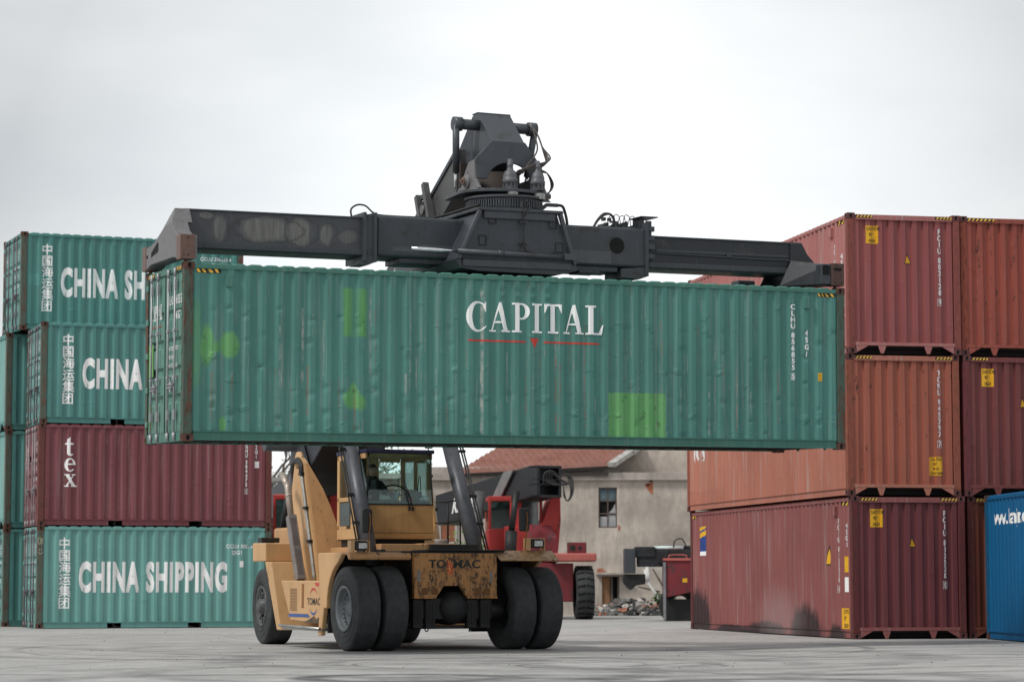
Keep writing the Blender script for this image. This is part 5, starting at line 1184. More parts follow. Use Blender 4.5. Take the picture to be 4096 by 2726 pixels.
m = MB()                                                               # rear wall around one window
for x0, x1, z0, z1 in ((CX0, CX1, 2.05, 2.72), (CX0, -.04, 2.72, 3.6), (.40, CX1, 2.72, 3.6), (-.04, .40, 3.50, 3.6)): m.box((x0+.01, CY1-.05, z0), (x1-.01, CY1, z1))
m.build('rear_wall', IN, cab, .006)
m = MB(); m.box((-.04, CY1-.03, 2.72), (.40, CY1-.024, 3.50)); m.build('rear_window', GL, cab)
m = MB(); m.box((CX0-.02, CY0-.02, 3.60), (CX1+.02, CY1+.03, 3.67)); m.build('roof', plain('roof_navy', (.02, .022, .06), .6), cab, .015)
m = MB(); m.box((CX0+.04, CY0+.2, 3.56), (CX1-.04, CY1-.06, 3.598)); m.build('headliner', IN, cab)
for x in (CX0+.01, CX1-.035):
    pass
m = MB(); m.loft([(CX0+.01, CY0, 2.65), (CX1-.0, CY0, 2.65), (CX1-.05, CY0+.04, 3.60), (CX0+.05, CY0+.04, 3.60)], [(CX0+.01, CY0+.006, 2.65), (CX1-.0, CY0+.006, 2.65), (CX1-.05, CY0+.046, 3.60), (CX0+.05, CY0+.046, 3.60)]); m.build('windscreen', GL, cab)
m = MB(); m.box((CX0, CY0-.008, 2.635), (CX1, CY0+.02, 2.66)); m.tube([(CX0+.025, CY0, 2.65), (CX0+.06, CY0+.04, 3.6)], .012, 6); m.tube([(CX1-.01, CY0, 2.65), (CX1-.05, CY0+.04, 3.6)], .012, 6)
m.tube([(-.02, CY0-.03, 2.56), (-.06, CY0-.02, 2.78), (-.20, CY0+.0, 3.25)], .010, 6); m.tube([(.04, CY0-.03, 2.56), (.0, CY0-.02, 2.78), (-.10, CY0+.0, 3.0)], .010, 6)
m.box((-.05, CY0-.05, 2.53), (-.01, CY0-.02, 2.60)); m.box((.02, CY0-.05, 2.53), (.06, CY0-.02, 2.60)); m.build('windscreen_wiper', AXL, cab)
m = MB()
for x in (-.52, .36): m.box((x-.065, CY0-.06, 3.70), (x+.065, CY0+.02, 3.80)); m.tube([(x, CY0, 3.66), (x, CY0, 3.72)], .012, 6)
rl = m.build('roof_lamp', M_BLK, cab, .01)
m = MB()
for x in (-.52, .36): m.box((x-.05, CY0-.067, 3.715), (x+.05, CY0-.06, 3.785))
m.build('lens', MATS['lamp_glass'], rl)
m = MB(); m.box((CX0+.05, CY0+.07, 2.60), (CX1-.05, CY0+.50, 2.72)); m.box((.05, CY0+.15, 2.72), (.30, CY0+.5, 2.90)); m.prism([(CY0+.1, 2.72), (CY0+.45, 2.95), (CY0+.5, 2.72)], 'x', .12, .34); m.build('dashboard', DSH, cab, .02)
m = MB()
for k in range(24):
    t0_, t1_ = k*math.pi/12, (k+1)*math.pi/12; p = [Vector((-.10+.20*math.cos(t), 2.28+.17*math.sin(t), 2.93+.10*math.sin(t))) for t in (t0_, t1_)]; m.bar(p[0], p[1], .028, .028)
m.tube([(-.10, 2.28, 2.93), (-.10, 2.18, 2.65)], .03, 8); m.bar((-.29, 2.28, 2.93), (.09, 2.28, 2.93), .03, .02); m.build('steering_wheel', RUB2, cab)
m = MB(); m.box((-.66, 2.50, 2.42), (-.18, 2.98, 2.56)); m.loft([(-.66, 2.92, 2.5), (-.18, 2.92, 2.5), (-.18, 3.05, 2.5), (-.66, 3.05, 2.5)], [(-.62, 3.0, 3.15), (-.22, 3.0, 3.15), (-.22, 3.12, 3.15), (-.62, 3.12, 3.15)]); m.build('driver_seat', plain('seat_blue', (.02, .05, .09), .8), cab, .04)
m = MB(); m.tube([(.30, 2.2, 2.9), (.33, 2.2, 3.15), (.36, 2.2, 3.16), (.37, 2.2, 2.85)], .009, 5); m.tube([(-.10, 2.0, 2.72), (-.17, 2.0, 3.10), (-.02, 2.05, 3.10), (.06, 2.0, 2.75)], .006, 5); m.build('grab_rail', RUB2, cab)
def blob(name, label, cat, c, r, mat, seed=0, mod=.45, group=None):
    bm = bmesh.new(); bmesh.ops.create_icosphere(bm, subdivisions=3, radius=1)
    for v in bm.verts:
        k = 1+mod*(noise.noise(v.co*1.7+Vector((seed, 0, 0)))+.5*noise.noise(v.co*4+Vector((seed, 3, 0))))
        v.co = Vector((v.co.x*r[0]*k, v.co.y*r[1]*k, v.co.z*r[2]*k))
    me = bpy.data.meshes.new(name); bm.to_mesh(me); bm.free(); o = link(name, me, mat, None); o.matrix_world = VM @ Matrix.Translation(c); return tag(o, label, cat, group)
blob('plastic_bag', 'crumpled pale plastic bag on the dashboard in front of the driver', 'bag', (-.42, 2.02, 2.77), (.13, .08, .055), plain('bag_pale', (.45, .50, .48), .5), 3)
blob('cloth', 'white cloth lying at the right end of the dashboard', 'cloth', (.34, 1.98, 2.76), (.09, .10, .07), plain('cloth_white', (.62, .66, .72), .8), 5)
blob('drinks_packet', 'small red and white packet on the middle of the dashboard', 'packet', (.06, 1.93, 2.74), (.05, .04, .03), plain('packet_red', (.45, .06, .07), .5), 7, .2)
m = MB(); m.lathe([(.001, 0), (.032, 0), (.034, .05), (.034, .13), (.02, .16), (.015, .18), (.001, .18)], (0, 0, 0), 'z', 14); o = m.build('water_bottle', plain('bottle_pale', (.28, .45, .42), .3)); o.matrix_world = VM @ Matrix.Translation((-.20, 1.98, 2.722)); tag(o, 'pale water bottle standing on the dashboard left of the wipers', 'bottle')
# handrail and bucket beside the cab
m = MB(); m.tube([(.50, 1.8, 2.70), (.75, 1.8, 2.70), (1.02, 1.82, 2.76)], .014, 6); m.tube([(.50, 1.8, 2.31), (.75, 1.8, 2.31), (1.0, 1.8, 2.36)], .014, 6); m.tube([(.76, 1.8, 1.76), (.76, 1.8, 2.72)], .018, 6); m.tube([(1.02, 1.82, 1.76), (1.02, 1.82, 2.76)], .016, 6); m.build('handrail', RUB2, rs)
m = MB(); m.lathe([(.001, 0), (.105, 0), (.125, .22), (.13, .225), (.13, .24), (.11, .24), (.10, .02)], (0, 0, 0), 'z', 24); bk = m.build('bucket', plain('bucket_white', (.52, .53, .52), .6)); bk.matrix_world = VM @ Matrix.Translation((.60, 1.75, 1.762)); tag(bk, 'white plastic bucket standing on the deck beside the cab', 'bucket')
m = MB(); m.lathe([(.128, .0), (.131, .09)], (0, 0, .08), 'z', 24); lb = m.build('bucket_label', plain('label_blue', (.10, .20, .40), .6, var=.6, scale=30), bk)

# ------------------------------------------------------------ the driver
def skin_obj(name, pts, edges, radii, mat, parent=None, sub=2):
    me = bpy.data.meshes.new(name); me.from_pydata(pts, edges, []); me.update(); o = link(name, me, mat, parent)
    sk = o.modifiers.new('skin', 'SKIN'); sk.use_smooth_shade = True
    lay = me.skin_vertices[0].data if me.skin_vertices else None
    if lay is None:
        bm = bmesh.new(); bm.from_mesh(me); bm.verts.layers.skin.verify(); bm.to_mesh(me); bm.free(); lay = me.skin_vertices[0].data
    for i, r in enumerate(radii): lay[i].radius = (r, r) if isinstance(r, (int, float)) else r
    lay[0].use_root = True
    ss = o.modifiers.new('sub', 'SUBSURF'); ss.levels = sub; ss.render_levels = sub; return o
SKIN = plain('skin', (.50, .30, .21), .55, var=.08); JKT = plain('dark_jacket', (.018, .024, .028), .8, var=.5, scale=8); HAIR = plain('black_hair', (.008, .008, .009), .6); SHIRT = plain('striped_shirt', (.10, .11, .12), .8)
dpos = VM @ Matrix.Translation((-.42, 2.72, 2.56)) @ Matrix.Rotation(R(-8), 4, 'Z')
# pelvis, waist, chest, neck, head, then arms with hands on the wheel, thighs, shins, feet
bp = [(0, 0, .06), (0, .02, .24), (0, .0, .42), (0, -.02, .54), (0, -.04, .62), (0, -.055, .72),
      (-.17, 0, .47), (-.24, -.08, .26), (-.12, -.30, .24), (.17, 0, .47), (.27, -.12, .27), (.30, -.36, .36),
      (-.10, -.02, .04), (-.13, -.42, .03), (-.12, -.50, -.30), (.10, -.02, .04), (.13, -.42, .03), (.12, -.50, -.30), (-.12, -.60, -.42), (.12, -.60, -.42)]
be = [(0, 1), (1, 2), (2, 3), (3, 4), (4, 5), (2, 6), (6, 7), (7, 8), (2, 9), (9, 10), (10, 11), (0, 12), (12, 13), (13, 14), (0, 15), (15, 16), (16, 17), (14, 18), (17, 19)]
person = skin_obj('person', bp, be, [(.14, .11), (.13, .10), (.16, .11), .06, .055, .06, .055, .042, .03, .055, .042, .03, .08, .065, .05, .08, .065, .05, .04, .04], SKIN)
person.matrix_world = dpos; tag(person, 'driver with short black hair in a dark hooded jacket seated at the cab wheel', 'person')
# head: shaped ellipsoid with jaw, nose, ears, brows, mouth
bm = bmesh.new(); bmesh.ops.create_uvsphere(bm, u_segments=28, v_segments=22, radius=1)
for v in bm.verts:
    x, y, z = v.co; w_ = .078*(1-.16*max(0, -z)**1.5); y2 = y*.098
    if y < 0 and z < -.2: y2 *= 1-.08*abs(z)
    x2 = x*w_; z2 = z*.118
    nb = math.exp(-((x*2.6)**2)-(((z+.12)*4)**2)); 
    if y < -.5: y2 -= .024*nb; y2 += .008*(math.exp(-((abs(x)-.38)*5)**2-((z-.08)*6)**2)); y2 -= .006*math.exp(-(x*2)**2-((z+.45)*9)**2)
    v.co = (x2, y2, z2)
me = bpy.data.meshes.new('head'); bm.to_mesh(me); bm.free()
for p in me.polygons: p.use_smooth = True
hd = link('head', me, SKIN, person); hd.location = (0, -.075, .745); hd.rotation_euler = (R(4), 0, R(-6))
m = MB()
for sx_ in (-1, 1):
    m.lathe([(.011, 0), (.008, -.006), (.001, -.007)], (sx_*.030, -.087, .010), 'y', 10); 
m.build('eye', plain('eye_dark', (.02, .014, .012), .3), hd)
m = MB(); m.tube([(-.048, -.084, .028), (-.030, -.092, .034), (-.014, -.093, .030)], .0045, 5); m.tube([(.048, -.084, .028), (.030, -.092, .034), (.014, -.093, .030)], .0045, 5); m.build('eyebrow', HAIR, hd)
m = MB(); m.tube([(-.024, -.083, -.060), (0, -.089, -.058), (.024, -.083, -.060)], .005, 6); m.build('mouth', plain('lips', (.27, .10, .085), .5), hd)
m = MB()
for sx_ in (-1, 1): m.lathe([(.022, 0), (.02, sx_*.012), (.001, sx_*.010)], (sx_*.074, .005, -.005), 'x', 12)
m.build('ear', SKIN, hd)
bm = bmesh.new(); bmesh.ops.create_icosphere(bm, subdivisions=4, radius=1)
for v in list(bm.verts):
    x, y, z = v.co
    if z < (.42 if y < -.35 else .0 if y < .1 else -.45)+.03*math.sin(x*5): bm.verts.remove(v); continue
for v in bm.verts: k = 1+.09*noise.noise(v.co*6); v.co = Vector((v.co.x*.090*k, v.co.y*.108*k+.004, v.co.z*.126*k))
me = bpy.data.meshes.new('hair'); bm.to_mesh(me); bm.free(); link('hair', me, HAIR, hd)
jp = [(0, 0, .10), (0, .02, .26), (0, .0, .43), (0, .0, .53), (-.18, 0, .48), (-.25, -.08, .26), (-.14, -.26, .235), (.18, 0, .48), (.28, -.12, .27), (.295, -.31, .34)]
skin_obj('jacket', jp, [(0, 1), (1, 2), (2, 3), (2, 4), (4, 5), (5, 6), (2, 7), (7, 8), (8, 9)], [(.18, .14), (.175, .14), (.21, .15), (.11, .11), .105, .075, .055, .105, .075, .055], JKT, person)
m = MB(); m.lathe([(.085, 0), (.12, .03), (.13, .07), (.10, .10), (.085, .08)], (0, .0, .545), 'z', 20); m.build('hood', JKT, person)
m = MB(); m.prism([(-.05, .57), (.05, .57), (.06, .36), (-.06, .36)], 'y', -.165, -.13)
for k in range(4): m.box((-.052, -.168, .38+k*.045), (.052, -.165, .395+k*.045))
m.build('shirt', SHIRT, person, .004)
skin_obj('trousers', [(0, 0, .04), (-.10, -.02, .04), (-.13, -.42, .03), (-.12, -.50, -.30), (.10, -.02, .04), (.13, -.42, .03), (.12, -.50, -.30)], [(0, 1), (1, 2), (2, 3), (0, 4), (4, 5), (5, 6)], [.15, .10, .08, .065, .10, .08, .065], plain('dark_trousers', (.02, .022, .03), .8), person)
def hand(px, py, pz, sg):
    pts, ed, rad = [(px, py+.02, pz), (px, py-.04, pz+.01)], [(0, 1)], [.024, .032]
    for k in range(4):
        a = len(pts); x = px+(-.027+.018*k); L = (.030, .034, .032, .026)[k]
        pts += [(x, py-.075, pz+.012), (x, py-.075-L, pz-.006), (x, py-.075-L*.8, pz-.034)]; ed += [(1, a), (a, a+1), (a+1, a+2)]; rad += [.0095, .0088, .008]
    a = len(pts); pts += [(px+sg*.034, py-.035, pz-.005), (px+sg*.045, py-.065, pz-.02)]; ed += [(1, a), (a, a+1)]; rad += [.011, .009]
    return skin_obj('hand', pts, ed, rad, SKIN, person, 1)
hand(.30, -.36, .365, -1); hand(-.12, -.30, .245, 1)
m = MB(); m.tube([(.285, -.22, .31), (.292, -.30, .335)], .052, 12); m.build('pale_cuff', plain('cuff_pale', (.45, .52, .58), .8), person)
#==BACK==
# ------------------------------------------------------------ old rendered building with tiled roof
def wallmat(name, col, stain):
    n = NT(name); f = n.noise(.55, (1, 1, .8), 7, .65); g = n.noise(3.0, (1, 1, .45), 6, .7); h = n.noise(14, detail=4)
    c = n.mix(n.ramp(f, .38, .62), tuple(v*.70 for v in col), tuple(v*1.12 for v in col))
    c = n.mix(n.mul(n.ramp(g, .48, .66), .6), c, stain)
    c = n.mix(n.mul(n.ramp(n.noise(5, (1, 1, .09), 5, .7), .54, .72), .5), c, stain)
    w_ = n.mul(n.math('SUBTRACT', n.noise(2.2, detail=5), .5), 1.2)
    c = n.mix(n.mul(n.ell(n.x, n.z, 3.45, 2.1, .55, 1.05, .35, w_), .5), c, tuple(v*.55 for v in stain))
    c = n.mix(n.mul(n.ell(n.x, n.z, 3.3, 1.75, 1.5, .22, .5, w_), .45), c, (.62, .60, .57))
    c = n.mix(n.mul(n.box(n.x, n.z, 2.85, 4.2, 0, .5, .2, w_), .35), c, (.50, .49, .47))
    n.bump(n.math('ADD', g, n.mul(h, .4)), .4, .03); return n.fin(c, .9, 0, .2)
WL = wallmat('old_render', (.58, .515, .45), (.33, .285, .25)); COR = wallmat('grey_cornice', (.48, .43, .385), (.25, .225, .20))
BY = 92.0
bd = thing('old_building', 'old beige rendered building with a red tiled roof behind the machines', 'building', (2.5, BY, 0))
def bpart(m, name, mat, bevel=0., par=None):
    m.v = [(x-2.5, y-BY, z) for x, y, z in m.v]; return m.build(name, mat, par or bd, bevel)
m = MB()                                                               # front wall in pieces around window and doorway
for x0, x1, z0, z1 in ((-3.2, 3.10, 0, 5.0), (3.10, 3.76, 4.54, 5.0), (3.10, 3.76, 1.40, 3.10), (3.10, 3.21, 0, 1.40), (3.76, 10.0, 1.4, 5.0), (3.83, 10.0, 0, 1.4), ):
    m.box((x0, BY, z0), (x1, BY+.35, z1))
m.box((3.3, BY+3.2, 5.0), (11, BY+3.5, 8.2)); m.box((3.3, BY, 4.9), (11, BY+3.2, 5.06))
m.box((-3.2, BY+.35, 0), (-2.9, BY+8, 5.0)); m.box((-2.9, BY+7.6, 0), (10, BY+8, 5.0)); bpart(m, 'wall', WL)
bd_w = bd.children[0]
for v_ in bd_w.data.vertices: pass
m = MB(); m.box((-3.25, BY-.12, 4.83), (10.0, BY, 5.07)); m.box((-3.25, BY-.16, 4.80), (10, BY, 4.835)); m.box((-3.25, BY-.02, 5.07), (3.5, BY+.05, 5.28)); bpart(m, 'cornice', COR, .01)
# roof slope: eave runs along x, the slope climbs back and to the right
n = NT('clay_tiles'); f = n.noise(1.3, (1, 1, 1), 6, .7); g = n.noise(11, detail=5)
TILE = n.fin(n.mix(n.mul(n.ramp(g, .5, .7), .5), n.mix(n.ramp(f, .3, .7), (.33, .155, .12), (.46, .255, .21)), (.19, .12, .10)), .85, 0, .2)
e0, e1 = Vector((-1.95, BY-.30, 5.02)), Vector((3.50, BY-.30, 5.30)); upv = Vector((2.3, 7.0, 1.75))
m = MB(); rows = 13; cols = 22
for r in range(rows):
    for c_ in range(cols):
        a, b = c_/cols, (c_+1)/cols; lo = r/rows; hi = (r+1.12)/rows
        p00 = e0.lerp(e1, a)+upv*lo; p10 = e0.lerp(e1, b)+upv*lo; p01 = e0.lerp(e1, a)+upv*hi; p11 = e0.lerp(e1, b)+upv*hi; dz = Vector((0, 0, .07+.03*random.random())); md = (p00+p10)/2+Vector((0, 0, .115)); mu = (p01+p11)/2+Vector((0, 0, .02))
        k = [p00+dz, md+dz, p10+dz, p01, mu, p11]
        m.add(k+[p00, p10], [(0, 1, 4, 3), (1, 2, 5, 4), (6, 7, 2, 1, 0)])
bpart(m, 'roof', TILE)
m = MB(); m.loft([e0, e1, e1+upv, e0+upv], [e0-Vector((0, 0, .12)), e1-Vector((0, 0, .12)), e1+upv-Vector((0, 0, .12)), e0+upv-Vector((0, 0, .12))]); bpart(m, 'roof_deck', M_DARK)
m = MB(); m.bar(e1+Vector((.05, -.05, .04)), e1+Vector((1.02, 2.8, .74)), .30, .16); m.bar(e1+Vector((1.02, 2.8, .74)), e1+upv, .30, .16); m.bar(e1+Vector((.85, 2.2, .56)), e1+Vector((1.10, 2.95, .80)), .34, .12); bpart(m, 'verge', plain('pale_verge', (.40, .39, .37), .85, var=.5))
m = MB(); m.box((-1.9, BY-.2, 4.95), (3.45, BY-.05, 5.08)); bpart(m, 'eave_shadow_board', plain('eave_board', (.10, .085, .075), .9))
m = MB(); m.box((3.10, BY+.12, 3.10), (3.76, BY+.14, 4.54)); w_ = bpart(m, 'window', M_HOLE)
m = MB()
for x in (3.10, 3.41, 3.72): m.box((x, BY+.06, 3.10), (x+.045, BY+.11, 4.54))
for z in (3.10, 3.58, 4.04, 4.50): m.box((3.10, BY+.055, z), (3.76, BY+.105, z+.045))
bpart(m, 'window_frame', plain('window_frame_brown', (.11, .085, .075), .8), par=w_)
m = MB(); m.box((3.14, BY+.085, 4.08), (3.41, BY+.09, 4.5)); m.box((3.45, BY+.085, 4.08), (3.72, BY+.09, 4.5)); bpart(m, 'pane', plain('pane_bluegrey', (.10, .15, .17), .15, var=.4), par=w_)
m = MB(); m.box((3.14, BY+.085, 3.14), (3.41, BY+.09, 3.5)); m.box((3.45, BY+.085, 3.14), (3.72, BY+.09, 3.56)); m.prism([(3.46, 3.62), (3.72, 3.62), (3.70, 3.98), (3.62, 3.80)], 'y', BY+.083, BY+.09); bpart(m, 'papered_pane', plain('paper_pane', (.40, .40, .41), .8, var=.3), par=w_)
m = MB(); m.box((2.98, BY-.35, 1.42), (4.10, BY, 1.50)); m.box((3.05, BY-.04, 1.36), (3.95, BY+.02, 1.44)); bpart(m, 'lintel', COR, .01)
m = MB(); m.box((3.21, BY+.15, 0), (3.83, BY+.2, 1.4)); dr = bpart(m, 'doorway', M_HOLE)
m = MB(); m.box((3.22, BY+.08, .02), (3.50, BY+.12, 1.34)); bpart(m, 'door_leaf', plain('ply_brown', (.30, .16, .08), .8, var=.3), par=dr)
m = MB(); m.box((3.52, BY+.02, 0), (3.60, BY+.1, 1.36)); m.box((3.76, BY+.02, 0), (3.83, BY+.12, 1.36)); bpart(m, 'door_post', plain('old_timber', (.12, .10, .085), .9), par=dr)
BRK = plain('bare_brick', (.40, .14, .075), .9, var=.45, scale=9)
m = MB(); m.prism([(4.75, 4.64), (4.88, 4.70), (5.0, 4.72), (5.06, 4.76), (5.05, 4.30), (4.98, 4.32), (4.86, 4.48)], 'y', BY-.012, BY+.01); m.prism([(3.80, 3.2), (3.88, 3.15), (3.86, 3.02), (3.80, 3.0)], 'y', BY-.012, BY+.01); bpart(m, 'bare_brick', BRK)
m = MB(); m.prism([(4.92, 4.74), (5.05, 4.74), (5.02, 4.82), (4.96, 4.86)], 'y', BY-.016, BY+.01); m.prism([(4.84, 4.58), (4.96, 4.62), (4.94, 4.66), (4.82, 4.66)], 'y', BY-.016, BY+.01); bpart(m, 'missing_brick', M_DARK)
m = MB()
for k in range(9): x = 3.02+.06*(k % 5)+random.random()*.03; z = 1.505+.075*(k//5); m.box((x, BY-.25, z), (x+.055, BY-.12, z+.07))
m = bpart(m, 'loose_brick', BRK)
# low annex to the left
an = thing('brick_annex', 'low brown annex with a flat coping left of the tiled roof', 'building', (-4.5, BY+1, 0))
def apart(m, name, mat, par=None): m.v = [(x+4.5, y-BY-1, z) for x, y, z in m.v]; return m.build(name, mat, par or an)
m = MB(); m.box((-6.4, BY+1, 0), (-3.22, BY+5, 4.9)); apart(m, 'wall', wallmat('annex_wall', (.40, .30, .25), (.24, .17, .14)))
m = MB(); m.box((-6.5, BY+.85, 4.9), (-3.2, BY+5.1, 5.10)); apart(m, 'coping', COR)
m = MB(); m.box((-2.55, BY-.02, 2.6), (-2.05, BY+.01, 4.0)); d_ = bpart(m, 'brown_door', plain('rust_door', (.30, .115, .06), .7), par=bd)
m = MB()
for x0, x1, z0, z1 in ((-2.62, -2.55, 2.5, 4.1), (-2.05, -1.98, 2.5, 4.1), (-2.55, -2.05, 4.0, 4.1), (-2.6, -2.0, 2.4, 2.6)): m.box((x0, BY-.05, z0), (x1, BY, z1))
bpart(m, 'door_surround', plain('pale_surround', (.48, .44, .42), .8), par=d_)
# rubble and scrap in front of the wall
random.seed(21)
RB = [plain('rubble_grey', (.20, .195, .185), .9, var=.5), plain('rubble_dark', (.05, .055, .055), .8, var=.5), plain('rubble_brick', (.40, .17, .11), .9, var=.4), plain('rubble_pale', (.48, .46, .43), .9, var=.3)]
mbs = [MB() for _ in RB]
for k in range(520):
    x = random.uniform(2.6, 6.0); y = BY-.6-random.random()*2.2; hmax = .48*math.exp(-((x-4.3)/1.1)**2)+.15; z = random.random()*hmax*(1-abs(y-(BY-1.4))/1.6)
    if z < 0: z = .02
    s_ = random.uniform(.04, .17); i = random.choices(range(4), (5, 5, 1.3, 2.2))[0]
    bm_v = [(Vector((random.uniform(-1, 1), random.uniform(-1, 1), random.uniform(-1, 1))).normalized()*s_*random.uniform(.6, 1)) for _ in range(8)]
    A = [Vector((sx_*s_*random.uniform(.5, 1), sy*s_*random.uniform(.5, 1), sz*s_*random.uniform(.2, .6))) for sz in (-1, 1) for sx_, sy in ((-1, -1), (1, -1), (1, 1), (-1, 1))]
    rot = Matrix.Rotation(random.random()*6, 3, 'Z') @ Matrix.Rotation(random.uniform(-.6, .6), 3, 'X')
    c_ = Vector((x, y, z+.03)); mbs[i].loft([rot @ p+c_ for p in A[:4]], [rot @ p+c_ for p in A[4:]])
for i, mm in enumerate(mbs):
    o = mm.build('rubble', RB[i]); tag(o, 'heap of broken rubble and scrap at the foot of the old wall', 'rubble', kind='stuff') 
m = MB(); m.tube([(4.75, 90.6, 1.75), (4.80, 90.5, 1.1), (5.05, 90.4, .75), (5.25, 90.3, .35), (5.45, 90.2, .12)], .055, 8); m.tube([(4.70, 90.6, 1.6), (4.78, 90.5, 1.2)], .085, 8); tag(m.build('white_pole', plain('pole_white', (.62, .62, .60), .6)), 'bent white pole leaning over the rubble heap', 'pole')
m = MB(); m.tube([(4.98, 91, 1.62), (5.55, 90.6, .62)], .035, 6); m.tube([(4.45, 90.8, 1.0), (5.2, 90.6, .82)], .03, 6); m.tube([(5.4, 90.6, 1.3), (5.65, 90.5, .5)], .05, 6); tag(m.build('timber_prop', plain('timber_dark', (.10, .085, .06), .9)), 'dark timber prop slanting behind the bent white pole', 'timber')

# ------------------------------------------------------------ red reach stackers standing behind
REDP = grime('red_machine_paint', (.45, .045, .04), .25, (.05, .03, .03), .6); REDD = grime('dull_red_paint', (.21, .03, .038), .75, (.05, .04, .04), .8); REDL = grime('pale_red_top', (.52, .14, .12), .15)
def red_machine(name, label, x0, y0, rz):
    """local axes: x right, y back, z up; boom lowered, pointing at +x -y"""
    t = thing(name, label, 'reach stacker', (x0, y0, 0), rz, 'red reach stackers parked behind')
    def P(m, nm, mat, bevel=0., par=None): return m.build(nm, mat, par or t, bevel)
    for x in (1.9, -1.9):
        e = bpy.data.objects.new('wheel', None); COL.objects.link(e); e.parent = t; e.location = (x, 0, .83)
        m = MB(); r = .83; h = .29
        m.lathe([(.45, h-.03), (.6, h), (.76, h-.01), (r, h-.08), (r, -h+.08), (.76, -h+.01), (.6, -h), (.45, -h+.03)], (0, 0, 0), 'x', 40)
        ty = m.build('tyre', RUB, e)
        m = MB()
        for k in range(22):
            a = k*2*math.pi/22
            for s_ in (-1, 1): m.bar(((.02*s_), (r+.006)*math.cos(a), (r+.006)*math.sin(a)), ((h-.03)*s_, (r-.005)*math.cos(a+.07), (r-.005)*math.sin(a+.07)), .05, .03, (0, math.cos(a), math.sin(a)))
        m.build('tread_groove', M_HOLE, ty)
        m = MB(); m.lathe([(.46, -h+.05), (.46, h-.05), (.2, h-.12), (.001, h-.12)], (0, 0, 0), 'x', 24); m.lathe([(.46, h-.05), (.46, -h+.05), (.2, -h+.12), (.001, -h+.12)], (0, 0, 0), 'x', 24); m.build('rim', RIM, e)
    m = MB(); m.box((-1.55, -.3, .55), (1.55, 6.0, 1.75)); P(m, 'chassis', REDD, .03)
    m = MB(); m.box((.8, -.62, 1.80), (2.25, 1.0, 2.06)); m.box((-2.25, -.62, 1.80), (-.8, 1.0, 2.06)); P(m, 'fender', REDL, .05)
    m = MB(); m.box((1.35, -.45, 2.06), (1.95, -.25, 2.40)); P(m, 'lamp_box', REDD, .02)
    m = MB(); m.tube([(1.52, -.46, 2.22), (1.52, -.44, 2.22)], .09, 14); m.tube([(1.74, -.46, 2.22), (1.74, -.44, 2.22)], .06, 12); P(m, 'work_lamp', M_BLK)
    # body and cab
    m = MB(); m.prism([(-.55, 1.75), (1.08, 1.75), (1.16, 2.2), (1.24, 3.1), (1.22, 4.05), (.98, 4.05), (.66, 3.05), (.5, 2.92), (-.55, 2.92)], 'y', .6, 2.6); P(m, 'body', REDP, .03)
    m = MB(); m.loft([(.12, .25, 2.55), (1.1, .25, 2.55), (1.12, .25, 1.78), (.12, .25, 1.78)], [(.12, .62, 2.98), (.9, .62, 2.98), (1.12, .62, 1.78), (.12, .62, 1.78)]); m.box((.5, .235, 1.8), (.515, .25, 2.5)); P(m, 'engine_hood', REDD, .03)
    m = MB(); m.box((-1.05, .9, 1.75), (.68, 2.5, 2.85)); m.box((-1.05, .9, 3.72), (.68, 2.5, 3.88)); 
    for x in (-1.05, -.36, .58): m.box((x, .9, 2.85), (x+.10, 1.0, 3.75)); m.box((x, 2.4, 2.85), (x+.1, 2.5, 3.75))
    m.box((-.26, .9, 2.85), (.02, .96, 3.75)); cb = P(m, 'cab', REDP, .03)
    m = MB(); m.box((-.95, .93, 2.85), (-.36, .94, 3.72)); m.box((.02, .93, 2.85), (.58, .94, 3.72)); m.box((-1.04, 1.0, 2.85), (-1.03, 2.4, 3.72)); P(m, 'cab_window', GL, par=cb)
    m = MB(); m.box((-.9, 2.3, 2.4), (.6, 2.38, 3.7)); P(m, 'cab_back', plain('cab_back_grey', (.42, .41, .42), .7), par=cb)
    m = MB(); m.box((.06, .885, 3.76), (.46, .895, 3.86)); P(m, 'green_plate', plain('plate_green', (.01, .13, .07), .5), par=cb)
    # boom
    BK = steel('black_boom_paint', (.022, .024, .028), (.02, .02, .02), .5) if 'bkk' not in MATS else MATS['bkk']; MATS['bkk'] = BK
    d = Vector((.50, -1, .0)).normalized(); s_ = Vector((d.y, -d.x, 0)) # side
    o = Vector((.80, -.3, 4.30)); hw, hh = .45, .50
    def C4(c, w_, h_, dz=0): return [c+s_*w_+Vector((0, 0, -h_+dz)), c-s_*w_+Vector((0, 0, -h_+dz)), c-s_*w_+Vector((0, 0, h_+dz)), c+s_*w_+Vector((0, 0, h_+dz))]
    bk = o-d*6.5+Vector((0, 0, -.75))
    m = MB(); m.loft(C4(o-d*.5, hw, hh), C4(bk, .5, .5)); bm_ = P(m, 'boom', BK, .02)
    m = MB()
    for a, b, c_, e_ in ((-hw, -hw+.10, -hh, hh), (hw-.10, hw, -hh, hh)):
        m.loft([o+s_*a+Vector((0, 0, c_)), o+s_*b+Vector((0, 0, c_)), o+s_*b+Vector((0, 0, e_)), o+s_*a+Vector((0, 0, e_))], [p-d*.5 for p in (o+s_*a+Vector((0, 0, c_)), o+s_*b+Vector((0, 0, c_)), o+s_*b+Vector((0, 0, e_)), o+s_*a+Vector((0, 0, e_)))])
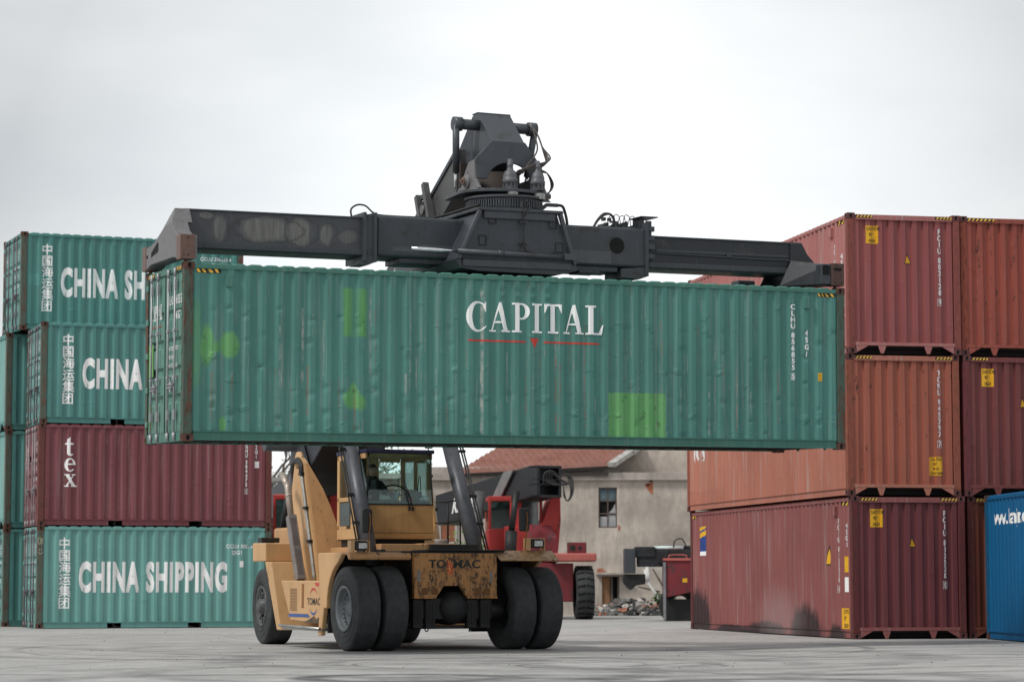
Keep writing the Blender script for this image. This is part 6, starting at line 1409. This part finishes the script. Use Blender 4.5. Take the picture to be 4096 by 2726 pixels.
    for z0, z1 in ((-hh, -hh+.08), (hh-.08, hh), (-.12, -.06), (.04, .08)):
        m.loft([o+s_*(-hw)+Vector((0, 0, z0)), o+s_*hw+Vector((0, 0, z0)), o+s_*hw+Vector((0, 0, z1)), o+s_*(-hw)+Vector((0, 0, z1))], [p-d*.45 for p in (o+s_*(-hw)+Vector((0, 0, z0)), o+s_*hw+Vector((0, 0, z0)), o+s_*hw+Vector((0, 0, z1)), o+s_*(-hw)+Vector((0, 0, z1)))])
    P(m, 'boom_mouth', BK, .008, bm_)
    m = MB()
    for q in (-1, 1): m.loft([o+s_*q*.50-d*2.9+Vector((0, 0, -.75)), o+s_*q*.50-d*2.4+Vector((0, 0, -.75)), o+s_*q*.50-d*1.3+Vector((0, 0, .40)), o+s_*q*.50-d*1.9+Vector((0, 0, .35))], [p+s_*q*.06 for p in (o+s_*q*.50-d*2.9+Vector((0, 0, -.75)), o+s_*q*.50-d*2.4+Vector((0, 0, -.75)), o+s_*q*.50-d*1.3+Vector((0, 0, .40)), o+s_*q*.50-d*1.9+Vector((0, 0, .35)))])
    P(m, 'boom_gusset', plain('pale_gusset', (.20, .20, .20), .5), 0, bm_)
    m = MB()
    for q in range(4):
        c_ = o+d*.03+s_*(.25-.1*q); m.tube([c_+Vector((0, 0, -.1)), c_+d*.1+Vector((0, 0, .25)), c_-s_*.3+d*.15+Vector((0, 0, .3-.1*q)), c_-s_*.6+d*.1+Vector((0, 0, -.05)), c_-s_*.3+d*.1+Vector((0, 0, -.1)), c_+d*.05+Vector((0, 0, .05))], .022, 6)
        c_ = o-s_*(.5); m.tube([c_+Vector((0, 0, .3)), c_-s_*(.2+.05*q)+Vector((0, 0, .1)), c_-s_*(.28+.03*q)+Vector((0, 0, -.35)), c_-s_*.15+Vector((0, 0, -.6)), c_+Vector((0, 0, -.4+.1*q))], .016, 6)
    P(m, 'hose', plain('grey_hose', (.05, .05, .052), .5), 0, bm_)
    m = MB(); m.tube([(-.45, -.35, 1.8), (-.40, -.3, 2.75)], .19, 18); cy = P(m, 'lift_cylinder', AXL)
    m = MB(); m.tube([(-.40, -.3, 2.7), (-.22, -.2, 4.0)], .10, 12); P(m, 'cylinder_rod', RUB2, 0, cy)
    m = MB(); m.tube([(-1.5, .3, 2.0), (-1.35, .5, 4.0)], .17, 14); P(m, 'lift_cylinder', S2)
    return t, d, s_, o, bk, bm_
def boom_word(info):
    t, d, s_, o, bk, bm_ = info
    b = text_bm('Kalmar', .04, xs=.9)
    # lies on the boom side facing the camera
    q = o-d*5.35; up = Vector((0, 0, 1)); back = -d+Vector((0, 0, -.11)); 
    for v in b.verts:
        v.co = q+s_*(.512)+d*(v.co.x*.45+v.co.y*.16)+up*(v.co.y*.5-.26)+Vector((0, 0, -.115*(5.35-v.co.x*.45)))
    me = bpy.data.meshes.new('boom_lettering'); b.to_mesh(me); b.free(); link('boom_lettering', me, M_WHT, bm_)
info = red_machine('parked_reach_stacker', 'red reach stacker with lowered black boom parked in front of the tiled-roof building', .35, 80.6, R(4))
boom_word(info)
red_machine('parked_reach_stacker', 'red reach stacker mostly hidden behind the raised boom of the yellow one', -6.55, 78.5, R(-10))
# third machine, partly behind the right stack, seen from its side
t3 = thing('parked_reach_stacker', 'dark boom and dull red body of a machine partly hidden by the right stack', 'reach stacker', (5.2, 77.0, 0), 0, 'red reach stackers parked behind')
m = MB(); m.box((-1.42, .2, 1.62), (.9, 1.1, 2.12)); m.box((-1.5, .15, 1.9), (-.9, 1.15, 2.22)); m.box((-.9, .3, 2.05), (1.6, .9, 2.25)); m.build('boom', plain('sooty_boom', (.022, .024, .028), .6, var=.5), t3, .03)
m = MB(); m.box((-1.82, .1, 1.42), (-1.50, 1.2, 2.16)); m.build('boom_end_plate', S1, t3, .01)
m = MB(); m.prism([(-1.85, 1.40), (-1.2, 1.40), (-1.2, 1.1), (-1.5, 1.05), (-1.62, .92), (-1.72, .98), (-1.85, 1.15)], 'y', .2, 1.1); m.build('rotator', AXL, t3, .02)
m = MB(); m.tube([(-.95, .25, 2.19), (-.05, .25, 2.19)], .05, 10); m.build('chrome_rod', plain('pale_rod', (.6, .72, .70), .3), t3)
m = MB(); m.tube([(-.35, .2, 2.2), (-.3, .2, 2.4), (-.1, .2, 2.45), (.05, .2, 2.2)], .02, 6); m.tube([(-.5, .2, 2.15), (-.55, .15, 1.8), (-.75, .15, 1.75), (-.85, .2, 1.82)], .018, 6); m.tube([(.35, .2, 2.6), (.42, .2, 2.85), (.8, .2, 2.75), (.5, .2, 2.5), (.38, .2, 2.6)], .02, 6); m.build('hose', RUB2, t3)
m = MB(); m.prism([(-.62, .70), (-.62, 1.80), (2.2, 1.80), (2.2, .70), (1.5, .70), (.6, .72), (.35, .9)], 'y', -.3, 1.5); b3 = m.build('body', REDD, t3, .02)
m = MB(); m.box((-.68, -.35, 1.80), (2.2, 1.5, 1.87)); m.tube([(-.5, -.2, 1.85), (-.48, -.2, 1.96), (-.02, -.2, 1.96), (.0, -.2, 1.85)], .014, 6); m.build('fender_top', REDL, b3)
m = MB(); m.box((-.70, -.36, .05), (-.62, -.28, 1.75)); m.build('grey_post', plain('post_grey', (.22, .22, .24), .5), t3)
m = MB(); m.box((-.12, -.304, 1.15), (.02, -.30, 1.27)); m.build('yellow_sticker', M_YEL, b3)
m = MB(); m.lathe([(.4, .35), (.75, .35), (.83, .25), (.83, -.25), (.75, -.35), (.4, -.35)], (.9, .4, .83), 'y', 30); m.build('tyre', RUB, t3)
m = MB(); m.lathe([(.3, .35), (.55, .35), (.62, .25), (.62, -.25), (.55, -.35), (.3, -.35)], (-.15, .5, .45), 'y', 30); m.box((-.6, 0, .0), (.2, .6, .65)); m.build('under_frame', AXL, t3)

# dark shed roof and bare trees behind on the left
sh = thing('open_shed', 'open shed with a pale grey sloping roof edge behind the yellow machine', 'shed', (-7.2, 88, 0))
m = MB(); m.loft([(-2.2, -1, 4.35), (1.6, -1, 4.95), (1.6, 5, 5.2), (-2.2, 5, 4.6)], [(-2.2, -1, 4.50), (1.6, -1, 5.10), (1.6, 5, 5.35), (-2.2, 5, 4.75)]); m.build('roof', plain('sheet_grey', (.36, .35, .34), .7), sh)
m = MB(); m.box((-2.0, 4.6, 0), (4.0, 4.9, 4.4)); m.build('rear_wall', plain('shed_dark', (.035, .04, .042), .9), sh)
m = MB()
for x in (-1.9, 1.5): m.box((x-.08, -.9, 0), (x+.08, -.74, 4.6)); 
m.build('post', plain('shed_post', (.08, .07, .07), .8), sh)
def tree(name, label, x, y, h, seed, leafc, leaves=900, lean=0.):
    random.seed(seed); t = thing(name, label, 'tree', (x, y, 0)); tk = MB(); tips = []
    def grow(p, d, L, r, lev):
        q = p+d*L; mid = (p+q)/2+Vector((random.uniform(-1, 1), random.uniform(-1, 1), 0))*L*.06
        tk.tube([p, mid, q], r, 6 if lev < 2 else 4, r*.62)
        if lev >= 5: tips.append(q); return
        if lev >= 3: tips.append(q)
        for k in range(3 if lev < 4 else 2):
            nd = (d+Vector((random.gauss(0, .48), random.gauss(0, .48), random.gauss(.06, .28)))).normalized(); grow(q if k else mid.lerp(q, .8), nd, L*random.uniform(.62, .82), r*.6, lev+1)
    grow(Vector((0, 0, 0)), Vector((lean, 0, 1)).normalized(), h*.30, h*.018, 0)
    tk.build('trunk', plain('bark', (.10, .082, .065), .9, var=.4), t)
    m = MB()
    for k in range(leaves):
        c_ = random.choice(tips)+Vector((random.gauss(0, .25), random.gauss(0, .25), random.gauss(0, .25))); u = Vector((random.gauss(0, 1), random.gauss(0, 1), random.gauss(0, 1))).normalized()*random.uniform(.04, .09); v = u.orthogonal().normalized()*u.length*.6
        m.add([c_-u, c_+v, c_+u, c_-v], [(0, 1, 2, 3)])
    m.build('crown', leafc, t)
LF = plain('spring_leaf', (.10, .14, .05), .7, var=.5); LF2 = plain('dark_leaf', (.05, .09, .03), .7, var=.5)
tree('bare_tree', 'tall sparse tree against the sky right of the left stack', -9.3, 98, 9.5, 4, LF, 1500); tree('bare_tree', 'lower sparse tree behind the open shed', -6.6, 104, 8.0, 9, LF, 1200, -.1)
def bush(name, label, x, y, z, r, seed, mat, n_=1400):
    random.seed(seed); m = MB()
    cl = [Vector((random.gauss(0, .22)*r, random.gauss(0, .2)*r, abs(random.gauss(.5, .35))*r)) for _ in range(14)]
    for k in range(n_):
        c_ = random.choice(cl)+Vector((random.gauss(0, .2), random.gauss(0, .2), random.gauss(0, .2)))*r; u = Vector((random.gauss(0, 1), random.gauss(0, 1), random.gauss(0, 1))).normalized()*random.uniform(.05, .10); v = u.orthogonal().normalized()*u.length*.6
        m.add([c_-u, c_+v, c_+u, c_-v], [(0, 1, 2, 3)])
    t = thing(name, label, 'shrub', (x, y, z)); m.build('foliage', mat, t); mm = MB()
    for c_ in cl: mm.tube([(0, 0, -.1), tuple(c_*.5), tuple(c_)], .02, 4)
    mm.build('stem', MATS['bark'], t)
GB = plain('bright_shrub', (.11, .24, .05), .7, var=.4)
bush('shrub', 'bright green shrub glimpsed beside the red reach stacker cab', -1.15, 90.2, 0, 2.0, 5, GB)
bush('shrub', 'green shrub between the left stack and the yellow machine', -8.1, 84, 1.1, 1.3, 6, LF2)
bush('shrub', 'rough dark shrub behind the rubble heap by the hidden machine', 5.35, 90.3, .2, .55, 7, LF2, 600)
